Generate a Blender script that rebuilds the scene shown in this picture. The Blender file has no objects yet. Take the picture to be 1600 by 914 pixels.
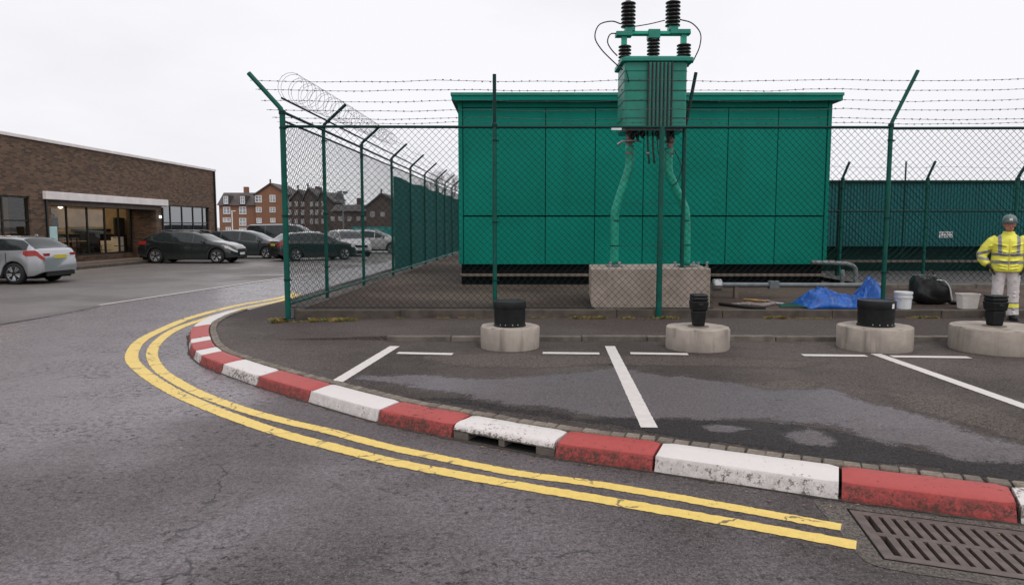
import bpy, bmesh, math, random
from math import sin, cos, pi, radians, sqrt
from mathutils import Vector, Matrix, noise as mn
random.seed(7)
R = radians
scene = bpy.context.scene
C = scene.collection

# ------------------------------------------------------------------ camera
CAM_H, FPX, PITCH = 1.72, 1111.0, math.atan(102/1111)
cd = bpy.data.cameras.new('camera'); cam = bpy.data.objects.new('camera', cd); C.objects.link(cam)
cam.location = (0, 0, CAM_H); cam.rotation_euler = (pi/2-PITCH, 0, 0)
cd.sensor_width = 36; cd.lens = 36*FPX/1600; cd.clip_start = 0.05; cd.clip_end = 3000
scene.camera = cam
# ------------------------------------------------------------------ world: flat overcast over a nishita sky
SUN_EL, SUN_AZ = R(58), R(155)
w = bpy.data.worlds.new("World"); scene.world = w; w.use_nodes = True
nt = w.node_tree; nt.nodes.clear()
out = nt.nodes.new('ShaderNodeOutputWorld'); bg = nt.nodes.new('ShaderNodeBackground')
sky = nt.nodes.new('ShaderNodeTexSky'); sky.sky_type = 'NISHITA'; sky.sun_disc = False
sky.sun_elevation = SUN_EL; sky.sun_rotation = SUN_AZ
tc = nt.nodes.new('ShaderNodeTexCoord'); mp = nt.nodes.new('ShaderNodeMapping'); mp.inputs['Scale'].default_value = (1, 1, 2.6)
nz = nt.nodes.new('ShaderNodeTexNoise'); nz.inputs['Scale'].default_value = 1.6; nz.inputs['Detail'].default_value = 6
cr = nt.nodes.new('ShaderNodeValToRGB')
cr.color_ramp.elements[0].position = .36; cr.color_ramp.elements[0].color = (7.5, 7.4, 7.75, 1)
cr.color_ramp.elements[1].position = .62; cr.color_ramp.elements[1].color = (8.9, 8.83, 9.15, 1)
mx = nt.nodes.new('ShaderNodeMix'); mx.data_type = 'RGBA'; mx.inputs[0].default_value = .97
nt.links.new(tc.outputs['Generated'], mp.inputs[0]); nt.links.new(mp.outputs[0], nz.inputs['Vector'])
nt.links.new(nz.outputs['Fac'], cr.inputs[0]); nt.links.new(sky.outputs[0], mx.inputs[6]); nt.links.new(cr.outputs[0], mx.inputs[7])
nt.links.new(mx.outputs[2], bg.inputs[0]); nt.links.new(bg.outputs[0], out.inputs[0]); bg.inputs[1].default_value = .1
# ------------------------------------------------------------------ sun behind the cloud
sl = bpy.data.lights.new('sun', 'SUN'); sl.energy = 1.0; sl.angle = R(25); sl.color = (1, .97, .93)
so = bpy.data.objects.new('sun', sl); C.objects.link(so)
sd = Vector((sin(SUN_AZ)*cos(SUN_EL), cos(SUN_AZ)*cos(SUN_EL), sin(SUN_EL)))
so.rotation_euler = sd.to_track_quat('Z', 'Y').to_euler(); so.location = (0, 0, 30)
scene.view_settings.view_transform = 'Standard'; scene.view_settings.look = 'None'
scene.view_settings.exposure = 0.14; scene.view_settings.gamma = 1.0

# ------------------------------------------------------------------ survey helpers (photo pixel -> place in the world)
def ray(u, v):
    a, b = (u-800)/FPX, (457-v)/FPX
    return Vector((a, cos(PITCH)+b*sin(PITCH), -sin(PITCH)+b*cos(PITCH)))
def gp(u, v, z=0.0):
    d = ray(u, v); t = (z-CAM_H)/d.z
    return Vector((d.x*t, d.y*t, z))
def atd(u, v, y):
    d = ray(u, v); t = y/d.y
    return Vector((d.x*t, y, CAM_H+d.z*t))

# ------------------------------------------------------------------ mesh builder
class MB:
    def __init__(s): s.v = []; s.f = []
    def add(s, vs, fs):
        o = len(s.v); s.v += [tuple(p) for p in vs]; s.f += [tuple(i+o for i in f) for f in fs]; return s
    def box(s, c, d, rz=0, top=None):
        tx, ty = top or (1, 1); a, b, h = d[0]/2, d[1]/2, d[2]/2; vs = []
        for z, kx, ky in ((-h, 1, 1), (h, tx, ty)):
            for x, y in ((-a, -b), (a, -b), (a, b), (-a, b)):
                x2, y2 = x*kx, y*ky
                vs.append((c[0]+x2*cos(rz)-y2*sin(rz), c[1]+x2*sin(rz)+y2*cos(rz), c[2]+z))
        return s.add(vs, [(3, 2, 1, 0), (4, 5, 6, 7), (0, 1, 5, 4), (1, 2, 6, 5), (2, 3, 7, 6), (3, 0, 4, 7)])
    def b2(s, x0, x1, y0, y1, z0, z1):
        return s.box(((x0+x1)/2, (y0+y1)/2, (z0+z1)/2), (abs(x1-x0), abs(y1-y0), abs(z1-z0)))
    def tube(s, path, r, n=8, cap=True, ref=None, bulge=0, closed=False):
        path = [Vector(p) for p in path]; m = len(path)
        if not isinstance(r, (list, tuple)): r = [r]*m
        rings = []; prev = None
        for i, p in enumerate(path):
            if closed: t = path[(i+1) % m]-path[i-1]
            else: t = path[min(i+1, m-1)]-path[max(i-1, 0)]
            t.normalize()
            if ref is not None:
                sd_ = t.cross(Vector(ref))
            elif prev is None:
                sd_ = t.cross(Vector((0, 0, 1)))
                if sd_.length < .1: sd_ = t.cross(Vector((0, 1, 0)))
            else: sd_ = prev-t*prev.dot(t)
            sd_.normalize(); prev = sd_; up = sd_.cross(t)
            ra, rb = r[i] if isinstance(r[i], (list, tuple)) else (r[i], r[i])
            rings.append([p+sd_*cos(2*pi*k/n)*ra+up*sin(2*pi*k/n)*rb for k in range(n)])
        vs = [q for g in rings for q in g]; fs = []
        for i in range(m if closed else m-1):
            j = (i+1) % m
            for k in range(n): fs.append((i*n+k, i*n+(k+1) % n, j*n+(k+1) % n, j*n+k))
        if cap and not closed:
            t0 = (path[0]-path[1]).normalized(); t1 = (path[-1]-path[-2]).normalized()
            vs.append(path[0]+t0*bulge); vs.append(path[-1]+t1*bulge); a, b = len(vs)-2, len(vs)-1
            for k in range(n):
                fs.append((a, (k+1) % n, k)); fs.append((b, (m-1)*n+k, (m-1)*n+(k+1) % n))
        return s.add(vs, fs)
    def lathe(s, prof, c=(0, 0, 0), n=24, axis='z'):
        vs = []; fs = []
        for r, h in prof:
            for k in range(n):
                a = 2*pi*k/n; q = (r*cos(a), r*sin(a), h)
                if axis == 'y': q = (q[0], q[2], q[1])
                if axis == 'x': q = (q[2], q[0], q[1])
                vs.append((c[0]+q[0], c[1]+q[1], c[2]+q[2]))
        m = len(prof)
        for i in range(m-1):
            for k in range(n):
                f = (i*n+k, i*n+(k+1) % n, (i+1)*n+(k+1) % n, (i+1)*n+k)
                fs.append(f if axis != 'y' else f[::-1])
        fs.append(tuple(range(n))[::-1] if axis != 'y' else tuple(range(n)))
        l = tuple(range((m-1)*n, m*n)); fs.append(l if axis != 'y' else l[::-1])
        return s.add(vs, fs)
    def prism(s, poly, z0, z1):
        n = len(poly); vs = [(p[0], p[1], z0) for p in poly]+[(p[0], p[1], z1) for p in poly]
        fs = [tuple(range(n))[::-1], tuple(range(n, 2*n))]+[(i, (i+1) % n, n+(i+1) % n, n+i) for i in range(n)]
        return s.add(vs, fs)
    def ell(s, c, r, n=14, m=9):
        vs = []; fs = []
        for i in range(m+1):
            a = pi*i/m
            for k in range(n):
                b = 2*pi*k/n; vs.append((c[0]+r[0]*sin(a)*cos(b), c[1]+r[1]*sin(a)*sin(b), c[2]+r[2]*cos(a)))
        for i in range(m):
            for k in range(n): fs.append((i*n+k, (i+1)*n+k, (i+1)*n+(k+1) % n, i*n+(k+1) % n))
        return s.add(vs, fs)
    def quad(s, a, b, c, d): return s.add([a, b, c, d], [(0, 1, 2, 3)])
    def mesh(s, name, mat=None, smooth=False):
        me = bpy.data.meshes.new(name); me.from_pydata(s.v, [], s.f)
        if mat: me.materials.append(mat)
        if smooth:
            for p in me.polygons: p.use_smooth = True
        me.update(); return me

def ob(name, data, parent=None, loc=(0, 0, 0), rz=0, kind=None, label=None, cat=None, group=None):
    o = bpy.data.objects.new(name, data); C.objects.link(o); o.location = loc; o.rotation_euler = (0, 0, rz)
    if parent: o.parent = parent
    if kind: o['kind'] = kind
    if label: o['label'] = label
    if cat: o['category'] = cat
    if group: o['group'] = group
    return o
def thing(name, label, cat, loc=(0, 0, 0), rz=0, group=None, kind=None):
    return ob(name, None, None, loc, rz, kind, label, cat, group)
def part(name, mb, mat, parent=None, smooth=False, bevel=0, kind=None, label=None, **k):
    o = ob(name, mb.mesh(name, mat, smooth), parent, kind=kind, label=label, **k)
    if bevel:
        b = o.modifiers.new('bevel', 'BEVEL'); b.width = bevel; b.segments = 2; b.limit_method = 'ANGLE'; b.angle_limit = R(40)
    return o
def smooth_angle(o, a=35):
    for p in o.data.polygons: p.use_smooth = True
    o.data.set_sharp_from_angle(angle=R(a))
def copy_tree(o, parent=None):
    c = o.copy(); C.objects.link(c); c.parent = parent
    for ch in list(o.children): copy_tree(ch, c)
    return c

# ------------------------------------------------------------------ materials
class NT:
    def __init__(s, name):
        s.m = bpy.data.materials.new(name); s.m.use_nodes = True; s.t = s.m.node_tree
        s.b = s.t.nodes['Principled BSDF']; s.tc = s.t.nodes.new('ShaderNodeTexCoord'); s.vec = s.tc.outputs['Object']
    def set(s, inp, v):
        if hasattr(v, 'default_value') or hasattr(v, 'links'): s.t.links.new(v, inp)
        else: inp.default_value = (v[0], v[1], v[2], 1) if isinstance(v, (tuple, list)) and len(v) == 3 and inp.type == 'RGBA' else v
    def noise(s, sc, det=4, rough=.55, vec=None, dist=0):
        n = s.t.nodes.new('ShaderNodeTexNoise'); n.inputs['Scale'].default_value = sc; n.inputs['Detail'].default_value = det
        n.inputs['Roughness'].default_value = rough; n.inputs['Distortion'].default_value = dist; s.t.links.new(vec or s.vec, n.inputs['Vector']); return n.outputs['Fac']
    def voro(s, sc, feat='F1', out='Distance', vec=None):
        n = s.t.nodes.new('ShaderNodeTexVoronoi'); n.feature = feat; n.inputs['Scale'].default_value = sc
        s.t.links.new(vec or s.vec, n.inputs['Vector']); return n.outputs[out]
    def step(s, f, a, b):
        n = s.t.nodes.new('ShaderNodeMapRange'); n.inputs[1].default_value = a; n.inputs[2].default_value = b
        n.interpolation_type = 'SMOOTHSTEP'; s.t.links.new(f, n.inputs[0]); return n.outputs[0]
    def mix(s, f, a, b):
        n = s.t.nodes.new('ShaderNodeMix'); n.data_type = 'RGBA'; s.set(n.inputs[0], f); s.set(n.inputs[6], a); s.set(n.inputs[7], b); return n.outputs[2]
    def math(s, op, a, b=0.0, c=None):
        n = s.t.nodes.new('ShaderNodeMath'); n.operation = op; s.set(n.inputs[0], a); s.set(n.inputs[1], b)
        if c is not None: s.set(n.inputs[2], c)
        return n.outputs[0]
    def map(s, scale, rot=(0, 0, 0), vec=None):
        n = s.t.nodes.new('ShaderNodeMapping'); n.inputs['Scale'].default_value = scale; n.inputs['Rotation'].default_value = rot
        s.t.links.new(vec or s.vec, n.inputs[0]); return n.outputs[0]
    def warp(s, sc, amt, vec=None):
        n = s.t.nodes.new('ShaderNodeTexNoise'); n.inputs['Scale'].default_value = sc; n.inputs['Detail'].default_value = 3
        s.t.links.new(vec or s.vec, n.inputs['Vector'])
        a = s.t.nodes.new('ShaderNodeVectorMath'); a.operation = 'MULTIPLY_ADD'
        s.t.links.new(n.outputs['Color'], a.inputs[0]); a.inputs[1].default_value = (amt, amt, amt); s.t.links.new(vec or s.vec, a.inputs[2]); return a.outputs[0]
    def xyz(s, vec=None):
        n = s.t.nodes.new('ShaderNodeSeparateXYZ'); s.t.links.new(vec or s.vec, n.inputs[0]); return n.outputs
    def warpobj(s):     # shift the pattern from object to object
        a = s.t.nodes.new('ShaderNodeVectorMath'); a.operation = 'ADD'; m = s.t.nodes.new('ShaderNodeMath'); m.operation = 'MULTIPLY'; m.inputs[1].default_value = 37
        s.t.links.new(s.rand(), m.inputs[0]); s.t.links.new(s.vec, a.inputs[0]); s.t.links.new(m.outputs[0], a.inputs[1]); return a.outputs[0]
    def rand(s): return s.t.nodes.new('ShaderNodeObjectInfo').outputs['Random']
    def bump(s, h, strength=.3, dist=.01, prev=None):
        n = s.t.nodes.new('ShaderNodeBump'); n.inputs['Strength'].default_value = strength; n.inputs['Distance'].default_value = dist
        s.t.links.new(h, n.inputs['Height'])
        if prev: s.t.links.new(prev, n.inputs['Normal'])
        return n.outputs[0]
    def out(s, col, rough=.6, nrm=None, metal=0, spec=.5, **kw):
        s.set(s.b.inputs['Base Color'], col); s.set(s.b.inputs['Roughness'], rough); s.set(s.b.inputs['Metallic'], metal)
        s.set(s.b.inputs['Specular IOR Level'], spec)
        if nrm: s.t.links.new(nrm, s.b.inputs['Normal'])
        for k, v in kw.items(): s.set(s.b.inputs[k.replace('_', ' ')], v)
        return s.m

def simple(name, col, rough=.6, var=.25, sc=6, bump=.15, bsc=60, metal=0, spec=.5, dist=.004, rnd=0):
    n = NT(name); f = n.step(n.noise(sc, 5, .6), .3, .7)
    a = tuple(c*(1-var) for c in col); b = tuple(min(1, c*(1+var)) for c in col)
    c = n.mix(f, a, b)
    if rnd: c = n.mix(n.math('MULTIPLY', n.rand(), rnd), c, tuple(x*.35 for x in col))
    rg = n.math('MULTIPLY_ADD', n.noise(sc*2, 3), .25, rough-.12)
    return n.out(c, rg, n.bump(n.noise(bsc, 3), bump, dist) if bump else None, metal, spec)

def asphalt(name, dark, light, wet_sheen_grad=None, crack=True, spots=False, fleck=.5, rdry=.8, rwet=.36, agg=(.30, .26, .235), grain=1.0, alpha=False, fl=(.53, .66), spec=.5, mscale=7.5, amax=1.0, aed=(.38, .62)):
    n = NT(name)
    big = n.noise(.33, 4, .55, n.warp(.6, .8)); med = n.noise(mscale, 9, .80); fine = n.noise(34, 10, .86); f2 = n.noise(11, 6, .7)
    gcol = n.voro(95, 'F1', 'Color'); gd_ = n.voro(95, 'F1', 'Distance')
    wet_sheen = n.step(big, .40, .62)
    if wet_sheen_grad:
        x = n.xyz(); g = n.math('MULTIPLY_ADD', x[0], wet_sheen_grad[0], n.math('MULTIPLY_ADD', x[1], wet_sheen_grad[2], wet_sheen_grad[1])); wet_sheen = n.math('MINIMUM', n.math('MAXIMUM', n.math('ADD', n.math('MULTIPLY', wet_sheen, .6), g), 0.0), 1.0)  # gradient lightens the road leftwards and outwards: sky sheen painted into its colour
    wet_sheen = n.math('MULTIPLY', wet_sheen, n.math('SUBTRACT', 1.0, n.math('MULTIPLY', n.step(f2, .5, .7), .5)))
    c = n.mix(wet_sheen, dark, light)
    f = n.math('MULTIPLY', n.step(med, fl[0], fl[1]), n.step(n.noise(1.1, 3), .38, .62))       # open, coarse texture between the polished parts
    c = n.mix(n.math('MULTIPLY', f, fleck), c, tuple(x*.30 for x in dark))
    gr_ = n.step(n.math('ADD', n.math('MULTIPLY', fine, .75), n.math('MULTIPLY', n.noise(80, 2, .6), .25)), .38, .62); lo, hi = 1-.80*grain, 1+.85*grain
    c = n.mix(gr_, tuple_mul(n, c, lo), tuple_mul(n, c, hi))
    ag = n.math('MULTIPLY', n.step(n.xyz(gcol)[0], .84, .9), n.math('SUBTRACT', 1.0, n.step(gd_, .25, .5)))
    c = n.mix(n.math('MULTIPLY', ag, .6), c, agg)
    rough = n.math('MULTIPLY_ADD', wet_sheen, rwet-rdry, rdry); rough = n.math('MAXIMUM', rough, n.math('MULTIPLY', f, .85))
    dry = n.math('MULTIPLY_ADD', wet_sheen, -.72, 1.0)
    h = n.math('MULTIPLY', n.math('ADD', n.math('MULTIPLY', fine, 1.0), n.math('MULTIPLY', ag, .3)), dry)
    nr = n.bump(h, .6, .012); nr = n.bump(n.math('MULTIPLY', f, -1.0), .4, .007, nr)
    if crack:
        cv = n.voro(.45, 'DISTANCE_TO_EDGE', 'Distance', n.warp(2.2, .5, n.warp(14, .07)))
        ck = n.math('MULTIPLY', n.math('SUBTRACT', 1.0, n.step(cv, .001, .006)), n.step(n.noise(.8, 3), .54, .60))
        c = n.mix(n.math('MULTIPLY', ck, .75), c, (.014, .012, .012)); nr = n.bump(n.math('MULTIPLY', ck, -1.0), .6, .01, nr)
    if spots:
        sv = n.voro(3.4, 'F1', 'Distance', n.warp(9, .1)); sc = n.voro(3.4, 'F1', 'Color', n.warp(9, .1))
        sp = n.math('MULTIPLY', n.math('SUBTRACT', 1.0, n.step(sv, .04, .09)), n.step(n.xyz(sc)[1], .48, .55))
        c = n.mix(n.math('MULTIPLY', sp, n.math('MULTIPLY', n.step(fine, .35, .55), .5)), c, (.33, .28, .22))
    m = n.out(c, rough, nr, 0, spec)
    if alpha:
        at = n.t.nodes.new('ShaderNodeAttribute'); at.attribute_name = 'edge'
        v = n.math('ADD', at.outputs['Fac'], n.math('MULTIPLY_ADD', n.noise(5, 9, .78), 1.5, -.75)); n.t.links.new(n.math('MULTIPLY', n.step(v, aed[0], aed[1]), amax), n.b.inputs['Alpha'])
    return m
def tuple_mul(n, c, k):
    v = n.t.nodes.new('ShaderNodeVectorMath'); v.operation = 'SCALE'; n.t.links.new(c, v.inputs[0]); v.inputs['Scale'].default_value = k; return v.outputs[0]

def paint(name, col, under, wear=.55, sc=9, edge=.06, grime_shade=.4, low=0, rough=.5, gcol=None, cracks=0, zr=(.075, .122)):
    n = NT(name); w1 = n.noise(sc, 9, .78); w2 = n.noise(2.2, 3); w3 = n.noise(75, 4, .8)
    m = n.math('ADD', n.math('MULTIPLY', w1, .70), n.math('ADD', n.math('MULTIPLY', w2, .25), n.math('MULTIPLY', w3, .25)))
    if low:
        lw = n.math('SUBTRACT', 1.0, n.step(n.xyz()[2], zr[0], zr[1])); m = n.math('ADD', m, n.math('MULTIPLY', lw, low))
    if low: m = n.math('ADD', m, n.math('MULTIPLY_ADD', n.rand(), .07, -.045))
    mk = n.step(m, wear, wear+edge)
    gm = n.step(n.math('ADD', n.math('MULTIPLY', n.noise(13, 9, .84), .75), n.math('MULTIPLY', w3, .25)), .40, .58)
    if low: gm = n.math('MULTIPLY', gm, n.math('MULTIPLY_ADD', lw, .85, .15))  # grime on the kerb's upright face, with that face's shade painted in
    c = n.mix(n.math('MULTIPLY', gm, grime_shade), col, gcol or tuple(a*.4+b*.3 for a, b in zip(col, under)))
    c = n.mix(n.math('MULTIPLY', w3, .22), c, tuple(a*.6 for a in col))
    c = n.mix(mk, c, under); h = n.math('ADD', n.math('MULTIPLY', mk, -.7), n.math('MULTIPLY', w3, .6))
    if cracks:
        cv = n.voro(cracks, 'DISTANCE_TO_EDGE', 'Distance', n.warp(5, .35, n.warp(25, .04)))
        ck = n.math('MULTIPLY', n.math('SUBTRACT', 1.0, n.step(cv, .006, .02)), n.step(n.noise(1.7, 2), .42, .5)); c = n.mix(n.math('MULTIPLY', ck, .85), c, under)
    return n.out(c, n.math('MULTIPLY_ADD', mk, .3, rough), n.bump(h, .5, .004))

M = {}
M['road'] = asphalt('road_asphalt', (.060, .048, .047), (.160, .136, .149), wet_sheen_grad=(-.10, -.20, .055), spots=True, fleck=.9, fl=(.52, .60), rwet=.24, mscale=15)  # lighter lilac tone holds painted sky sheen besides the damp
M['lot'] = asphalt('lot_asphalt', (.050, .040, .037), (.088, .071, .064), fleck=.7, rdry=.85, rwet=.7, spec=.22)
M['pave'] = asphalt('pavement_asphalt', (.062, .049, .045), (.080, .065, .060), fleck=.3, crack=False, rdry=.88, rwet=.8, grain=.8, spec=.22)
M['yard'] = asphalt('yard_asphalt', (.056, .040, .034), (.098, .073, .060), fleck=.4, crack=False, rdry=.9, rwet=.8, agg=(.20, .15, .12), spec=.15)
M['carpark'] = asphalt('car_park_asphalt', (.115, .101, .096), (.150, .134, .130), fleck=.4, crack=False, rdry=.7, rwet=.35, grain=.9)
M['damp'] = asphalt('damp_asphalt', (.118, .098, .104), (.142, .120, .130), fleck=.5, crack=False, rdry=.5, rwet=.32, alpha=True, amax=.85, aed=(.30, .66))
M['tar'] = asphalt('fresh_tarmac', (.026, .022, .023), (.036, .031, .032), fleck=.5, crack=False, rdry=.75, rwet=.6, spec=.3, alpha=True, amax=.85, aed=(.30, .60), agg=(.12, .11, .10))
M['dry'] = asphalt('dry_asphalt', (.108, .088, .077), (.125, .104, .092), fleck=.3, crack=False, rdry=.9, rwet=.85, alpha=True, spec=.25, amax=.75, aed=(.25, .72))
M['white'] = paint('kerb_white', (.72, .67, .65), (.14, .12, .10), wear=.668, low=.075, grime_shade=.5, sc=24, gcol=(.30, .26, .22))
M['red'] = paint('kerb_red', (.43, .055, .048), (.085, .040, .030), wear=.672, low=.072, grime_shade=1.0, sc=24, gcol=(.12, .026, .020))  # dark front face: mottled grime plus shade put into the colour
M['yellow'] = paint('yellow_line', (.85, .62, .15), (.07, .055, .05), wear=.685, edge=.04, grime_shade=.35, sc=18, gcol=(.55, .36, .13), cracks=1.6)
M['wline'] = paint('white_line', (.74, .69, .66), (.09, .075, .07), wear=.71, edge=.05, grime_shade=.35, sc=16, gcol=(.45, .40, .37))
M['fyellow'] = paint('faded_bay_line', (.42, .33, .20), (.11, .095, .09), wear=.58, edge=.1, grime_shade=.2, sc=6)
M['sett'] = simple('sett_stone', (.21, .175, .14), .85, .35, 25, .5, 90, rnd=.55, dist=.006)
M['kerbc'] = simple('kerb_concrete', (.15, .128, .108), .85, .35, 5, .5, 80, rnd=.3, dist=.006)
M['kerbd'] = simple('kerb_dark', (.085, .068, .055), .88, .4, 4, .5, 70, rnd=.35, dist=.006)
M['moss'] = simple('gutter_dirt', (.045, .036, .028), .95, .5, 20, .6, 90, dist=.008)
M['black'] = simple('void_black', (.004, .004, .004), .9, .1, 5, 0)
M['gap'] = simple('near_black', (.008, .007, .007), .95, .3, 5, .2, spec=.1)  # plain near-black for gaps, undersides and dark fittings
def concrete(name, col, stain=.5, vs=1.0):
    n = NT(name); n.vec = n.warpobj(); a = n.noise(3.2, 6, .65); st = n.noise(7, 5, .6, n.map((1, 1, .12*vs))); sp = n.noise(55, 3, .6); pit = n.voro(60)
    c = n.mix(n.step(a, .3, .7), tuple(x*.8 for x in col), tuple(x*1.12 for x in col))
    c = n.mix(n.math('MULTIPLY', n.step(st, .5, .72), stain), c, tuple(x*.42 for x in col))
    c = n.mix(n.math('MULTIPLY', n.math('SUBTRACT', 1.0, n.step(pit, .06, .14)), .35), c, tuple(x*.5 for x in col))
    return n.out(c, .85, n.bump(n.math('ADD', sp, n.math('MULTIPLY', pit, .6)), .35, .006))
M['conc'] = concrete('ring_concrete', (.37, .32, .275), .75)
M['plinth'] = concrete('plinth_concrete', (.38, .315, .265), .4)
M['slab'] = concrete('slab_concrete', (.17, .13, .105), .4)
def cladding(name, col):
    n = NT(name); st = n.noise(2.4, 5, .6, n.map((1, 1, .07))); cl = n.noise(.7, 4); sp = n.noise(40, 4, .7)
    c = n.mix(n.step(cl, .3, .7), tuple(v*.88 for v in col), tuple(v*1.10 for v in col)); c = n.mix(n.math('MULTIPLY', n.step(st, .5, .75), .28), c, tuple(v*.55+.004 for v in col))
    c = n.mix(n.math('MULTIPLY', n.rand(), .16), c, tuple(v*.55 for v in col)); return n.out(c, n.math('MULTIPLY_ADD', st, .25, .36), n.bump(n.noise(1.6, 2), .12, .02), 0, .12)
M['green'] = cladding('green_panel_paint', (.0008, .205, .150))
M['green_old'] = simple('green_panel_paint', (.0015, .158, .116), .5, .10, 1.2, .05, 30, dist=.003, spec=.25)
M['greenl'] = simple('green_tank_paint', (.002, .20, .142), .38, .16, 3, .05, 40)
M['pipeg'] = simple('green_pipe_paint', (.005, .33, .22), .36, .15, 6, .06, 40)
M['post'] = simple('green_post_paint', (.0015, .080, .060), .42, .2, 5, .08, 60, spec=.25)
M['postd'] = simple('dark_post_paint', (.0015, .030, .026), .5, .2, 5, .08, 60, spec=.2)
M['wire'] = simple('mesh_wire', (.003, .024, .022), .6, .3, 3, 0, spec=.2)
M['barb'] = simple('barbed_steel', (.10, .085, .085), .5, .3, 8, 0, metal=.6)
M['teal'] = simple('teal_sheet_paint', (.001, .108, .112), .65, .14, 1.5, .05, 30)
def screen_mat():
    n = NT('green_screen_cloth'); wv = n.noise(30, 2, .5, n.map((.3, .3, 1.6))); f = n.noise(2, 4)
    c = n.mix(n.step(wv, .35, .65), (.012, .16, .15), (.06, .33, .31)); c = n.mix(n.math('MULTIPLY', f, .3), c, (.01, .12, .11)); return n.out(c, .85, n.bump(wv, .4, .01), 0, .2)
M['screen'] = screen_mat()
M['dgreen'] = simple('dark_green_paint', (.004, .030, .024), .7, .3, 3, .1, spec=.15)
M['dark'] = simple('black_plastic', (.009, .010, .011), .5, .3, 12, .15, 160, spec=.25)
M['rubber'] = simple('black_rubber', (.012, .012, .012), .8, .3, 12, .2, 80)
M['insul'] = simple('brown_black_porcelain', (.014, .011, .012), .22, .2, 5, 0)
M['steel'] = simple('galvanised_steel', (.42, .42, .43), .42, .2, 14, .08, 60, metal=.8)
M['rust'] = simple('rusty_connector', (.26, .17, .14), .6, .4, 30, .2, 80, metal=.4)
M['iron'] = simple('cast_iron', (.125, .097, .087), .55, .25, 14, .35, 130, metal=.35, dist=.003)
M['conduit'] = simple('grey_conduit', (.15, .165, .17), .5, .2, 8, .08)
M['blue'] = simple('blue_tarp', (.008, .095, .40), .42, .25, 8, .25, 45)
M['buckw'] = simple('white_plastic', (.68, .69, .70), .4, .08, 8, .03)
M['cream'] = simple('cream_plastic', (.84, .78, .72), .5, .06, 18, .05)
M['bag'] = simple('black_bag_nylon', (.010, .011, .011), .34, .3, 10, .3, 40)
M['wood'] = simple('yellow_wood', (.42, .26, .09), .6, .3, 14, .15)
M['cloth'] = simple('grey_cloth', (.26, .21, .20), .85, .35, 20, .3)
M['rope'] = simple('green_rope', (.004, .075, .055), .7, .3, 20, .3)
M['soil'] = simple('debris_brown', (.07, .05, .04), .9, .5, 20, .5)
def grass_mat():
    n = NT('dry_grass'); return n.out(n.mix(n.step(n.noise(9), .35, .65), (.30, .21, .065), (.13, .13, .04)), .8)
M['grass'] = grass_mat()
def brick(name, a, b, mortar, scale=1.0, swap='xz', mottle=.5):
    n = NT(name); x = n.xyz(); cb = n.t.nodes.new('ShaderNodeCombineXYZ')
    n.t.links.new(n.math('ADD', x[0], x[1]), cb.inputs[0]); n.t.links.new(x[2], cb.inputs[1])
    bt = n.t.nodes.new('ShaderNodeTexBrick'); n.t.links.new(cb.outputs[0], bt.inputs['Vector'])
    n.set(bt.inputs['Color1'], a); n.set(bt.inputs['Color2'], b); n.set(bt.inputs['Mortar'], mortar)
    bt.inputs['Scale'].default_value = 1; bt.inputs['Brick Width'].default_value = .225*scale; bt.inputs['Row Height'].default_value = .075*scale
    bt.inputs['Mortar Size'].default_value = .008*scale; bt.inputs['Bias'].default_value = -.1
    c = n.mix(n.math('MULTIPLY', n.step(n.noise(1.3, 5), .35, .7), mottle), bt.outputs['Color'], tuple(v*.5 for v in a))
    v2 = n.noise(9, 2, .5, n.map((1, 1, 3))); c = n.mix(n.math('MULTIPLY', n.step(v2, .5, .7), .35), c, tuple(v*1.9 for v in b))
    return n.out(c, .88, n.bump(n.math('SUBTRACT', 1.0, bt.outputs['Fac']), .5, .008))
M['brick'] = brick('shop_brick', (.19, .112, .066), (.040, .025, .02), (.125, .095, .078), mottle=.3, scale=1.1)
M['brickf'] = brick('flats_brick', (.27, .125, .065), (.20, .09, .05), (.19, .12, .09), mottle=.3)
M['brickd'] = brick('terrace_brick', (.12, .07, .06), (.085, .055, .05), (.09, .07, .06), mottle=.5)
M['slate'] = simple('roof_slate', (.075, .06, .06), .7, .3, 2, .3, 12)
M['winf'] = simple('weathered_frame', (.34, .32, .31), .6, .2, 5, 0)
M['winw'] = simple('white_frame', (.72, .72, .72), .5, .06, 5, 0)
M['winb'] = simple('dark_frame', (.010, .011, .012), .45, .2, 5, 0)
M['fascia'] = simple('pale_fascia', (.80, .74, .72), .5, .08, 3, .03)
M['soffit'] = simple('brown_soffit', (.10, .075, .065), .8, .2, 3, .05)
M['wall_in'] = simple('warm_plaster', (.36, .27, .16), .8, .2, 1.5, .05)
M['floor_in'] = simple('cafe_floor', (.16, .11, .075), .5, .2, 2, .05)
def emis(name, col, st):
    n = NT(name); m = n.out((.8, .75, .7), .5); n.b.inputs['Emission Color'].default_value = (*col, 1); n.b.inputs['Emission Strength'].default_value = st; return m
M['lamp'] = emis('warm_lamp', (1, .80, .52), 7.5)
M['porch'] = emis('porch_lamp', (.8, .95, 1), 1.5)
def glass(name, tint, fac=.5):
    n = NT(name); t = n.t; tr = t.nodes.new('ShaderNodeBsdfTransparent'); tr.inputs[0].default_value = (*tint, 1)
    gl = t.nodes.new('ShaderNodeBsdfGlossy'); gl.inputs['Roughness'].default_value = .02; gl.inputs[0].default_value = (.9, .93, .95, 1)
    fr = t.nodes.new('ShaderNodeFresnel'); fr.inputs[0].default_value = 1.5
    mxs = t.nodes.new('ShaderNodeMixShader'); t.links.new(n.math('MULTIPLY_ADD', fr.outputs[0], 1.0, fac), mxs.inputs[0]); t.links.new(tr.outputs[0], mxs.inputs[1]); t.links.new(gl.outputs[0], mxs.inputs[2])
    t.links.new(mxs.outputs[0], t.nodes['Material Output'].inputs['Surface']); return n.m
M['glass'] = glass('shop_glass', (.82, .82, .8), .02)
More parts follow.
